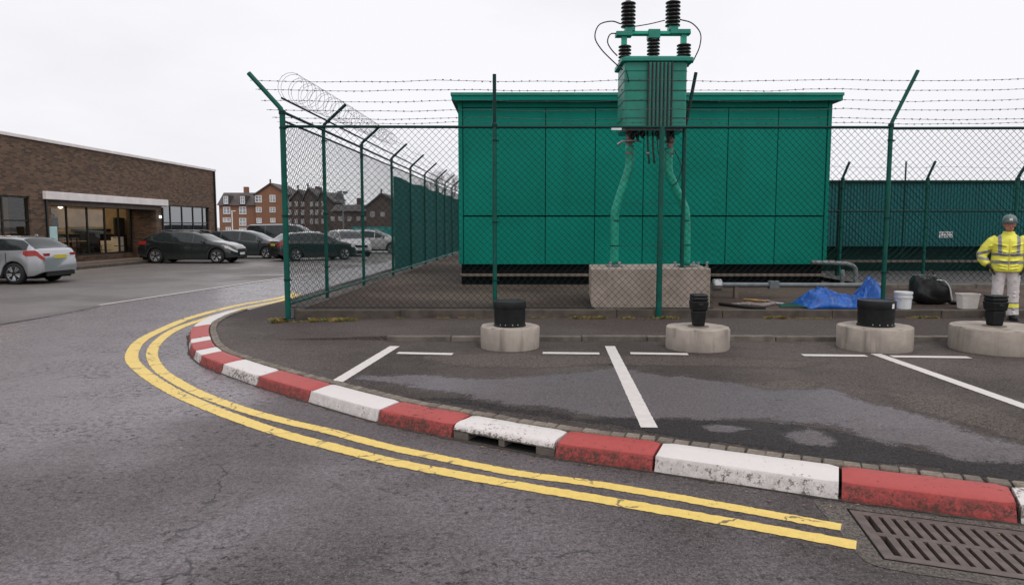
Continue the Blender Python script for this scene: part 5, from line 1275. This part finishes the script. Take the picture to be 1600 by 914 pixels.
mb = MB(); mb.b2(-2.6, 2.6, -.35, .35, 0, 1.0); part('front', mb, M['gap'], ctr); mb = MB(); mb.b2(-2.7, 2.7, -.42, .42, 1.002, 1.05); part('top', mb, M['wood'], ctr)
shv = thing('back_shelf', 'dark shelf unit against the cafe back wall', 'shelf', loc2w(rB-1.0, -8.4, .30), shop_rz)
for z in (.4, .9, 1.4, 1.9): mb = MB(); mb.b2(-1.1, 1.1, -.2, .2, z, z+.04); part('shelf_board', mb, M['wood'], shv)
mb = MB(); mb.b2(-1.15, 1.15, -.25, -.21, 0, 2.0); part('back_panel', mb, M['gap'], shv)
# racks of paper and boxes near the glass at the left, drink crates
for k, (x, y, w_, h, mt, lab) in enumerate(((rB-.45, -2.0, .55, 1.05, 'winw', 'pale newspaper rack at the left end of the glass'), (rB-1.35, -1.8, .5, .62, 'cream', 'cream cardboard box standing low behind the glass'), (rB-2.0, -2.0, .45, .85, 'teal', 'teal crate stack behind the second pane'), (ug(196), -1.75, .5, .95, 'cream', 'cream cabinet beside the inner door'))):
    t_ = thing('display_rack' if k == 0 else 'storage_box', lab, 'rack' if k == 0 else 'box', loc2w(x, y, .30), shop_rz)
    nn = 4 if k == 0 else 2
    for j in range(nn):
        mb = MB(); mb.b2(-w_/2, w_/2, -.18, .18, h*j/nn+.01, h*(j+1)/nn-.03); part('tier', mb, M[mt], t_, bevel=.01)
# plant in the cafe
pt = thing('potted_plant', 'dark leafy plant hanging high behind the second pane of the cafe', 'plant', loc2w(rB-2.55, -1.95, .30), 0)
mb = MB(); mb.lathe([(.14, 0), (.19, .35), (.17, .35)], n=14); part('pot', mb, M['winb'], pt)
mb = MB(); mb.tube([(0, 0, .3), (.02, 0, 1.3)], .03, 6); part('stem', mb, M['soil'], pt)
mb = MB(); rr = random.Random(3)
for _ in range(420):
    a = rr.uniform(0, 6.28); b = rr.uniform(-1, 1); q = Vector((cos(a)*sqrt(1-b*b)*.42, sin(a)*sqrt(1-b*b)*.42, 1.62+b*.48))*1.0; q.x *= rr.uniform(.4, 1); d = Vector((rr.uniform(-1, 1), rr.uniform(-1, 1), rr.uniform(-1, 1))).normalized()*.07; e = d.cross(Vector((0, 0, 1)))*.5
    mb.add([q-d, q+e, q+d, q-e], [(0, 1, 2, 3)])
part('foliage', mb, M['dgreen'], pt, kind='stuff')
# forecourt pavement
fc = MB(); 
a0, a1 = Vector(loc2w(18.3, .0, 0)), Vector(loc2w(-2, .0, 0)); b0, b1 = Vector(loc2w(18.3, 1.15, 0)), Vector(loc2w(-2, 1.15, 0))
fc.add([(a0.x, a0.y, -.02), (a1.x, a1.y, -.02), (b1.x, b1.y, -.02), (b0.x, b0.y, -.02), (a0.x, a0.y, .12), (a1.x, a1.y, .12), (b1.x, b1.y, .12), (b0.x, b0.y, .12)], [(4, 5, 6, 7), (7, 6, 2, 3), (6, 5, 1, 2), (4, 7, 3, 0)])
part('forecourt', fc, M['kerbd'], kind='structure', label='narrow dark brown pavement along the brick shop front')
# small pale sign board beside the silver car
sg = thing('sign_board', 'small pale blue green notice board standing behind the silver hatchback', 'sign', loc2w(rB+.72, .55, .12), shop_rz)
mb = MB(); mb.b2(-.22, .22, -.012, .012, 1.05, 1.62); part('board', mb, simple('pale_sign', (.42, .60, .60), .5, .08, 3, 0), sg, bevel=.02)
mb = MB(); mb.tube([(0, .0, 0), (0, 0, 1.05)], .02, 8); part('stem', mb, M['steel'], sg)
mb = MB(); mb.lathe([(.16, 0), (.15, .03)], n=16); part('foot', mb, M['winb'], sg)

# ------------------------------------------------------------------ buildings beyond the car park
def F(u, v, y): q = atd(u, v, y); return q
def flat_block(name, lab, y, px0, px1, vtop, depth, mat, win, roof=None, gable=None, vbase=366, framesc=1.0):
    x0, x1 = F(px0, 0, y).x, F(px1, 0, y).x; zt = F(800, vtop, y).z; b = thing(name, lab, 'building', (x0, y, 0)); W = x1-x0
    if gable:
        ga, va = gable; gx = F(ga, 0, y).x-x0; gz = F(800, va, y).z; P = [(0, 0), (W, 0), (W, zt), (gx, gz), (0, zt)]
        mb = MB(); n = 5; mb.add([(x, 0, z) for x, z in P]+[(x, depth, z) for x, z in P], [tuple(range(n)), tuple(range(n, 2*n))[::-1]]+[(i, n+i, n+(i+1) % n, (i+1) % n) for i in range(n)]); part('wall', mb, M[mat], b)
        mb = MB()
        for (xa, za), (xb, zb_) in (((-.35, zt-.25), (gx, gz+.02)), ((gx, gz+.02), (W+.35, zt-.25))):
            mb.add([(xa, -.35, za), (xb, -.35, zb_), (xb, depth+.3, zb_), (xa, depth+.3, za), (xa, -.35, za+.28), (xb, -.35, zb_+.28), (xb, depth+.3, zb_+.28), (xa, depth+.3, za+.28)], [(3, 2, 1, 0), (4, 5, 6, 7), (0, 1, 5, 4), (1, 2, 6, 5), (2, 3, 7, 6), (3, 0, 4, 7)])
        rf = part('roof', mb, M['slate'], b); mb = MB(); mb.b2(gx-.12, gx+.12, -.3, 0, gz+.3, gz+1.0); part('finial', mb, M['slate'], rf)
    else:
        mb = MB(); mb.b2(0, W, 0, depth, 0, zt); part('wall', mb, M[mat], b)
        zr_ = F(800, roof, y).z; mb = MB()
        mb.add([(-.3, -.4, zt), (W+.3, -.4, zt), (W+.3, depth+.4, zt), (-.3, depth+.4, zt), (-.3, depth*.35, zr_), (W+.3, depth*.35, zr_), (W+.3, depth*.65, zr_), (-.3, depth*.65, zr_)], [(3, 2, 1, 0), (0, 1, 5, 4), (1, 2, 6, 5), (2, 3, 7, 6), (3, 0, 4, 7), (4, 5, 6, 7)])
        rf = part('roof', mb, M['slate'], b)
        if W > 4: mb = MB(); mb.b2(W*.45, W*.45+.9, depth*.45, depth*.45+.9, zr_-.2, zr_+1.3); part('chimney', mb, M[mat], rf)
    s = y/FPX
    for (cu, cv, wu, wv) in win:
        c = F(cu, cv, y); x = c.x-x0; w_, h = wu*s, wv*s; yb = -.10 if not (roof and cv < vtop) else -.45
        fr = part('window', (lambda m_: (m_.b2(x-w_/2, x+w_/2, yb, yb+.12, c.z+h/2-.13, c.z+h/2), m_.b2(x-w_/2, x+w_/2, yb, yb+.12, c.z-h/2, c.z-h/2+.16), m_.b2(x-w_/2, x-w_/2+.13, yb+.001, yb+.119, c.z-h/2+.16, c.z+h/2-.13), m_.b2(x+w_/2-.13, x+w_/2, yb+.001, yb+.119, c.z-h/2+.16, c.z+h/2-.13), m_.b2(x-.06, x+.06, yb+.01, yb+.11, c.z-h/2+.16, c.z+h/2-.13), m_.b2(x-w_/2+.13, x+w_/2-.13, yb+.012, yb+.108, c.z-.05, c.z+.05), m_)[-1])(MB()), M['winw' if mat == 'brickf' else 'winf'], b)
        mb = MB(); mb.b2(x-w_/2+.1, x+w_/2-.1, yb+.05, yb+.08, c.z-h/2+.1, c.z+h/2-.1); part('pane', mb, M['fglass'], fr)
        if yb < -.2: mb = MB(); mb.b2(x-w_/2-.15, x+w_/2+.15, yb+.13, 3.0, c.z-h/2-.1, c.z+h/2+.2); part('dormer', mb, M['slate'], b)
    return b
YF = 150
flat_block('brick_flats', 'slate roofed wing of brick flats with dormers right of the shop', YF, 330, 391, 321, 10, 'brickf',
           [(354, 313, 7, 12), (380, 313, 7, 12), (354.5, 329, 11, 11), (379.5, 329, 11, 12), (354.5, 344, 12, 7), (379.5, 347, 11, 12), (379.5, 359, 11, 5), (357, 358, 8, 6)], roof=300)
flat_block('brick_flats', 'orange brick flats with a steep gable next to the corner fence post', YF-1.2, 389, 441, 304, 12, 'brickf',
           [(404, 311, 10, 11), (426, 310.5, 9, 11), (404.5, 328, 9, 8), (426, 328, 9, 8), (405, 345, 8, 8), (426.5, 344.5, 8, 7)], gable=(414, 288))
flat_block('brick_terrace', 'dark brick flats with white windows behind the mesh next to the corner post', 140, 444, 512, 312, 10, 'brickd',
           [(u, v, 7, 9) for v in (319, 332, 346) for u in (451, 461, 471, 481, 490, 501)], roof=300)
for k, (a, b_, c_, vt, s_) in enumerate(((446, 470, 458, 298, 'left'), (466, 494, 474, 295, 'tallest'), (488, 512, 495, 301, 'right'))):
    flat_block('brick_gable', s_+' dark brick gable of the terrace seen through the mesh', 138.4-k*.7, a, b_, 313+k, 9, 'brickd', [(u, v, 5, 8) for v in (319, 332, 346) for u in (a+7, b_-7)], gable=(c_, vt))
flat_block('brick_terrace', 'long low dark brick terrace seen through the mesh', 132, 512, 580, 330, 10, 'brickd', [(u, 342, 6, 7) for u in (520, 532, 546, 560, 572)], roof=319)
flat_block('brick_gable', 'broad dark brick gable behind the second bay of mesh', 128, 566, 626, 324, 12, 'brickd', [(582, 335, 7, 8), (598, 335, 7, 8)], gable=(591, 304))
# distant dark hedge / fencing behind the cars
hd = thing('site_hoarding', 'dark green timber hoarding beyond the parked cars', 'hoarding', (-14, 62, 0))
bd = MB(); bd.b2(0, 1.18, 0, .05, 0, 1.75); bdm = bd.mesh('board', M['screen'])
for k in range(13): ob('board', bdm, hd, (k*1.2, random.uniform(-.01, .01), 0))
mb = MB(); mb.b2(0, 15.6, .06, .12, 1.4, 1.5); part('rail', mb, M['dgreen'], hd)
mast = thing('floodlight_mast', 'thin floodlight mast rising over the low terrace roofs', 'mast', (F(529, 0, 90).x, 90, 0))
mb = MB(); mb.tube([(0, 0, 0), (0, 0, F(529, 303, 90).z)], .10, 8); part('pole', mb, M['conduit'], mast)
zc = F(529, 301, 90).z
for dx in (-.35, .35): mb = MB(); mb.box((dx, -.1, zc), (.55, .35, .35)); part('floodlight', mb, M['conduit'], mast, bevel=.03)
wallrow = MB()
for u, lab in ((346, 'white street lamp column in front of the flats wing'),):
    q = F(350.5, 0, 120); sl_ = thing('street_lamp', lab, 'street lamp', (q.x, 120, 0)); mb = MB(); mb.tube([(0, 0, 0), (0, 0, F(0, 330, 120).z)], .09, 8); part('column', mb, M['winw'], sl_); mb = MB(); mb.box((.25, 0, F(0, 330, 120).z), (.7, .25, .12)); part('lantern', mb, M['winw'], sl_, bevel=.03)
# bare trees peeping over the side fence near the cabin
def bare_tree(x, y, h, lab, seed):
    rr = random.Random(seed); t_ = thing('bare_tree', lab, 'tree', (x, y, 0)); mb = MB(); mb.tube([(0, 0, 0), (.1, 0, h*.25), (0, .1, h*.45)], [.28, .2, .14], 8); part('trunk', mb, M['soil'], t_)
    tw_ = MB()
    def br(p, d, L_, r_, dep):
        q = p+d*L_; m_ = p.lerp(q, .5)+Vector((rr.uniform(-1, 1), rr.uniform(-1, 1), 0))*L_*.06; tw_.tube([p, m_, q], [r_, r_*.8, r_*.55], 4 if dep < 3 else 3, cap=False)
        if dep < 6:
            for _ in range(3 if dep < 4 else 2):
                nd = (d+Vector((rr.uniform(-1, 1), rr.uniform(-1, 1), rr.uniform(-.25, .8)))*.62).normalized(); br(q, nd, L_*rr.uniform(.62, .82), r_*.58, dep+1)
    for _ in range(4): br(Vector((0, 0, h*.30+rr.random()*h*.12)), Vector((rr.uniform(-.7, .7), rr.uniform(-.7, .7), 1)).normalized(), h*.20, .09, 0)
    part('crown', tw_, M['soil'], t_, kind='stuff')
bare_tree(-7.2, 75, 7.2, 'leafless grey tree showing over the side fence beside the green cabin', 5)
bare_tree(-10.6, 80, 6.2, 'smaller leafless tree left of the other one beyond the side fence', 9)

# ------------------------------------------------------------------ worker
def remesh(name, mb, vox, mat, parent, sm=2, kind=None, label=None):
    o = ob('tmp', mb.mesh('tmp')); m_ = o.modifiers.new('r', 'REMESH'); m_.mode = 'VOXEL'; m_.voxel_size = vox; m_.use_smooth_shade = True
    s_ = o.modifiers.new('s', 'SMOOTH'); s_.iterations = sm; s_.factor = .5
    bpy.context.view_layer.update(); dg = bpy.context.evaluated_depsgraph_get(); me = bpy.data.meshes.new_from_object(o.evaluated_get(dg)); bpy.data.objects.remove(o)
    me.name = name; me.materials.clear(); me.materials.append(mat)
    for p in me.polygons: p.use_smooth = True
    return ob(name, me, parent, kind=kind, label=label)
PX_, PYY = 8.19, 11.76
wk = thing('person', 'worker in yellow hi-vis jacket, white trousers and grey hard hat, hands at the hips', 'person', (PX_, PYY, .187), R(-26))
FWD = (0, 1, 0)
def limb(mb, P, n=16, b=.02): mb.tube([p[:3] for p in P], [p[3] if len(p) == 4 else (p[3], p[4]) for p in P], n, ref=None, bulge=b)
def vt(mb, P, n=22, b=.02): mb.tube([p[:3] for p in P], [(p[3], p[4]) for p in P], n, ref=FWD, bulge=b)
# body: one continuous surface (head, neck, torso, arms, hands with fingers, legs)
mb = MB()
vt(mb, [(0, .0, .80, .15, .10), (0, .01, .92, .155, .11), (0, .01, 1.1, .14, .10), (0, .0, 1.25, .165, .11), (0, .01, 1.36, .14, .08), (0, .012, 1.41, .06, .06)])
vt(mb, [(0, .015, 1.36, .062, .066), (0, .0, 1.47, .056, .062)])
mb.ell((0, -.012, 1.585), (.077, .097, .112), 24, 16); mb.ell((0, -.045, 1.515), (.058, .062, .058), 18, 12)
mb.ell((0, -.112, 1.555), (.016, .024, .024), 12, 8); mb.tube([(0, -.100, 1.60), (0, -.112, 1.565)], .011, 8, bulge=.01)
for s_ in (-1, 1):
    mb.ell((s_*.080, .0, 1.57), (.012, .024, .034), 10, 8); mb.ell((s_*.04, -.082, 1.555), (.024, .02, .022), 10, 8)
    limb(mb, [(s_*.17, .01, 1.34, .055), (s_*.27, .03, 1.22, .048), (s_*.345, .05, 1.07, .040), (s_*.31, -.02, .965, .036), (s_*.255, -.05, .895, .030)])
    # palm and curled fingers resting on the hip
    pc = Vector((s_*.228, -.068, .855)); mb.tube([(s_*.25, -.052, .89), tuple(pc), (s_*.212, -.078, .82)], [(.030, .018), (.042, .018), (.040, .016)], 12, ref=(s_, .2, 0), bulge=.008)
    for k in range(4):
        o_ = (k-1.5)*.021; ln = (.030, .036, .034, .027)[k]
        mb.tube([(s_*.208, -.078+o_*1.0, .818), (s_*.196, -.085+o_*1.05, .818-ln), (s_*.178, -.086+o_*1.0, .808-ln*1.6)], [.0098, .0092, .008], 8, bulge=.005)
    mb.tube([(s_*.238, -.095, .868), (s_*.222, -.118, .845), (s_*.20, -.126, .826)], [.012, .0105, .009], 8, bulge=.005)
    limb(mb, [(s_*.085, .01, .86, .085), (s_*.095, .0, .62, .065), (s_*.10, -.0, .46, .052), (s_*.105, .01, .30, .05), (s_*.11, .02, .09, .036)])
    mb.tube([(s_*.112, .05, .05), (s_*.122, -.06, .045), (s_*.13, -.14, .035)], [(.036, .035), (.04, .032), (.03, .02)], 12, ref=(0, 0, 1), bulge=.02)
body = remesh('body', mb, .0065, M['skin'], wk, 1)
# gloves: the hand region lifted from the body
def shell(src, name, test, d, mat, parent):
    me = src.data; used = {}; vv = []; ff_ = []
    for p in me.polygons:
        c = p.center
        if test(c, p.normal):
            idx = []
            for q in p.vertices:
                if q not in used: used[q] = len(vv); v = me.vertices[q]; vv.append(tuple(v.co+v.normal*d))
                idx.append(used[q])
            ff_.append(tuple(idx))
    if not ff_: return None
    m_ = MB(); m_.add(vv, ff_); return part(name, m_, mat, parent, smooth=True)
for s_ in (-1, 1): shell(body, 'glove', lambda c, n, s_=s_: c.x*s_ > .165 and .72 < c.z < .925 and (c.x*s_ > .19 or c.y < -.06), .003, M['glove'], wk)
# trousers
mb = MB()
vt(mb, [(0, .01, .80, .175, .125), (0, .01, .88, .185, .13), (0, .01, .98, .17, .125)])
for s_ in (-1, 1):
    limb(mb, [(s_*.088, .01, .86, .105), (s_*.100, .0, .70, .096), (s_*.106, -.008, .52, .084), (s_*.110, .0, .44, .083), (s_*.113, .01, .28, .082), (s_*.116, .01, .17, .086), (s_*.118, .005, .085, .090)], 20, .0)
    for k in range(7):   # baggy folds
        z = (.09, .13, .19, .40, .46, .66, .74)[k]; a = random.uniform(-.02, .02); mb.tube([(s_*.115-.078, -.01, z+a), (s_*.115, -.085 if z < .5 else -.09, z), (s_*.115+.078, -.01, z-a)], [.012, .016, .012], 6)
tr_ = remesh('trousers', mb, .009, M['trous'], wk, 3)
shell(tr_, 'shin_band', lambda c, n: c.x < 0 and .215 < c.z < .275, .004, M['hivis'], tr_); shell(tr_, 'shin_band', lambda c, n: c.x > 0 and .215 < c.z < .275, .004, M['hivis'], tr_)
for a, b in ((.277, .297), (.193, .213)): shell(tr_, 'silver_band', lambda c, n, a=a, b=b: a < c.z < b, .004, M['band'], tr_)
# jacket
mb = MB()
vt(mb, [(0, .01, .80, .232, .165), (0, .01, .84, .238, .172), (0, .01, .93, .232, .168), (0, .01, 1.05, .222, .160), (0, .01, 1.18, .222, .160), (0, .012, 1.30, .215, .148), (0, .014, 1.365, .165, .115), (0, .016, 1.42, .095, .09)], 28, .0)
vt(mb, [(0, .014, 1.38, .095, .095), (0, .006, 1.435, .088, .092), (0, .004, 1.46, .084, .088)], 20, 0)
for s_ in (-1, 1):
    limb(mb, [(s_*.145, .012, 1.335, .085), (s_*.215, .02, 1.285, .092), (s_*.29, .035, 1.19, .088), (s_*.352, .05, 1.07, .082), (s_*.345, .02, 1.00, .076), (s_*.305, -.025, .945, .066), (s_*.275, -.045, .915, .058)], 18, .01)
    for k in range(6):
        z = (.86, .91, 1.10, 1.14, 1.24, .99)[k]; mb.tube([(s_*.20, -.06, z+.02), (s_*.11, -.152, z), (s_*.03, -.165, z-.015)], [.008, .013, .008], 6)
    for (x, y, z) in ((.31, -.03, 1.13), (.34, -.02, 1.05), (.25, -.05, 1.22)): mb.tube([(s_*(x-.05), y, z+.04), (s_*x, y-.015, z), (s_*(x+.05), y+.02, z-.02)], [.01, .016, .01], 6)
jk = remesh('jacket', mb, .0085, M['hivis'], wk, 3)
tor = lambda c: abs(c.x) < .235
arm_ = lambda c: abs(c.x) > .235
shell(jk, 'reflective_band', lambda c, n: tor(c) and 1.06 < c.z+.02*c.x < 1.105, .005, M['band'], jk)
shell(jk, 'reflective_band', lambda c, n: tor(c) and .935 < c.z < .98, .005, M['band'], jk)
shell(jk, 'reflective_band', lambda c, n: arm_(c) and 1.105 < c.z+.35*(abs(c.x)-.3) < 1.15, .005, M['band'], jk)
shell(jk, 'reflective_band', lambda c, n: arm_(c) and .985 < c.z-.2*(abs(c.x)-.3) < 1.025 and abs(c.x) > .25, .005, M['band'], jk)
for s_ in (-1, 1): shell(jk, 'shoulder_band', lambda c, n, s_=s_: abs(c.x*s_-.125-.02*(c.z-1.1)) < .024 and c.z > 1.10, .0045, M['band'], jk)
m_ = MB(); m_.tube([(.004, -.166, .82), (.004, -.163, 1.0), (.004, -.152, 1.2), (.002, -.125, 1.34)], .004, 5); part('zip', m_, M['platey'], jk)
# hard hat
m_ = MB(); prof = [(.116, 0), (.113, .03), (.104, .07), (.084, .105), (.05, .128), (.01, .136)]
m_.lathe(prof, (0, .002, 1.605), 28); m_.v = [(x*.93, (y-.002)*1.14+.002, z) for x, y, z in m_.v]
hat = part('hard_hat', m_, M['helmet'], wk, smooth=True)
m_ = MB(); P = [(-.108, -.03), (-.112, -.07), (-.085, -.135), (-.045, -.168), (0, -.178), (.045, -.168), (.085, -.135), (.112, -.07), (.108, -.03), (.06, -.085), (0, -.105), (-.06, -.085)]
m_.prism(P, 1.600, 1.609); part('peak', m_, M['helmet'], hat, bevel=.003)
m_ = MB(); m_.tube([(0, .128, 1.63), (0, .09, 1.71), (0, 0, 1.745), (0, -.09, 1.71), (0, -.125, 1.64)], .009, 6); part('ridge', m_, M['helmet'], hat, smooth=True)
m_ = MB(); m_.box((0, -.126, 1.655), (.045, .006, .035)); part('badge', m_, M['cream'], hat, bevel=.002)
# face
for s_ in (-1, 1):
    m_ = MB(); m_.ell((s_*.030, -.101, 1.583), (.013, .007, .007), 10, 6); e = part('eye', m_, M['eyew'], wk, smooth=True)
    m_ = MB(); m_.ell((s_*.030, -.107, 1.583), (.0055, .003, .0055), 8, 6); part('iris', m_, M['hair'], e, smooth=True)
    m_ = MB(); m_.tube([(s_*.014, -.108, 1.597), (s_*.032, -.109, 1.601), (s_*.05, -.100, 1.597)], .0035, 5); part('eyebrow', m_, M['hair'], wk)
m_ = MB(); m_.tube([(-.028, -.098, 1.520), (-.012, -.105, 1.516), (0, -.107, 1.515), (.012, -.105, 1.516), (.028, -.098, 1.520)], [.003, .005, .005, .005, .003], 6); part('mouth', m_, M['lip'], wk, smooth=True)
shell(body, 'hair', lambda c, n: c.z > 1.53 and c.y > .035 and c.z < 1.62, .006, M['hair'], wk)
# shoes
for s_ in (-1, 1):
    m_ = MB(); m_.tube([(s_*.112, .075, .05), (s_*.115, .03, .062), (s_*.122, -.05, .058), (s_*.13, -.12, .045), (s_*.135, -.165, .035)], [(.040, .048), (.046, .060), (.050, .056), (.050, .042), (.036, .030)], 16, ref=(0, 0, 1), bulge=.02)
    shoe = part('boot', m_, M['dark'], wk, smooth=True)
    m_ = MB(); m_.box((s_*.124, -.045, .008), (.10, .27, .016), s_*.08); part('sole', m_, M['rubber'], shoe, bevel=.004)
    m_ = MB(); m_.tube([(s_*.095, -.075, .098), (s_*.12, -.085, .104), (s_*.145, -.075, .098)], .005, 5); part('lace', m_, M['winw'], shoe)
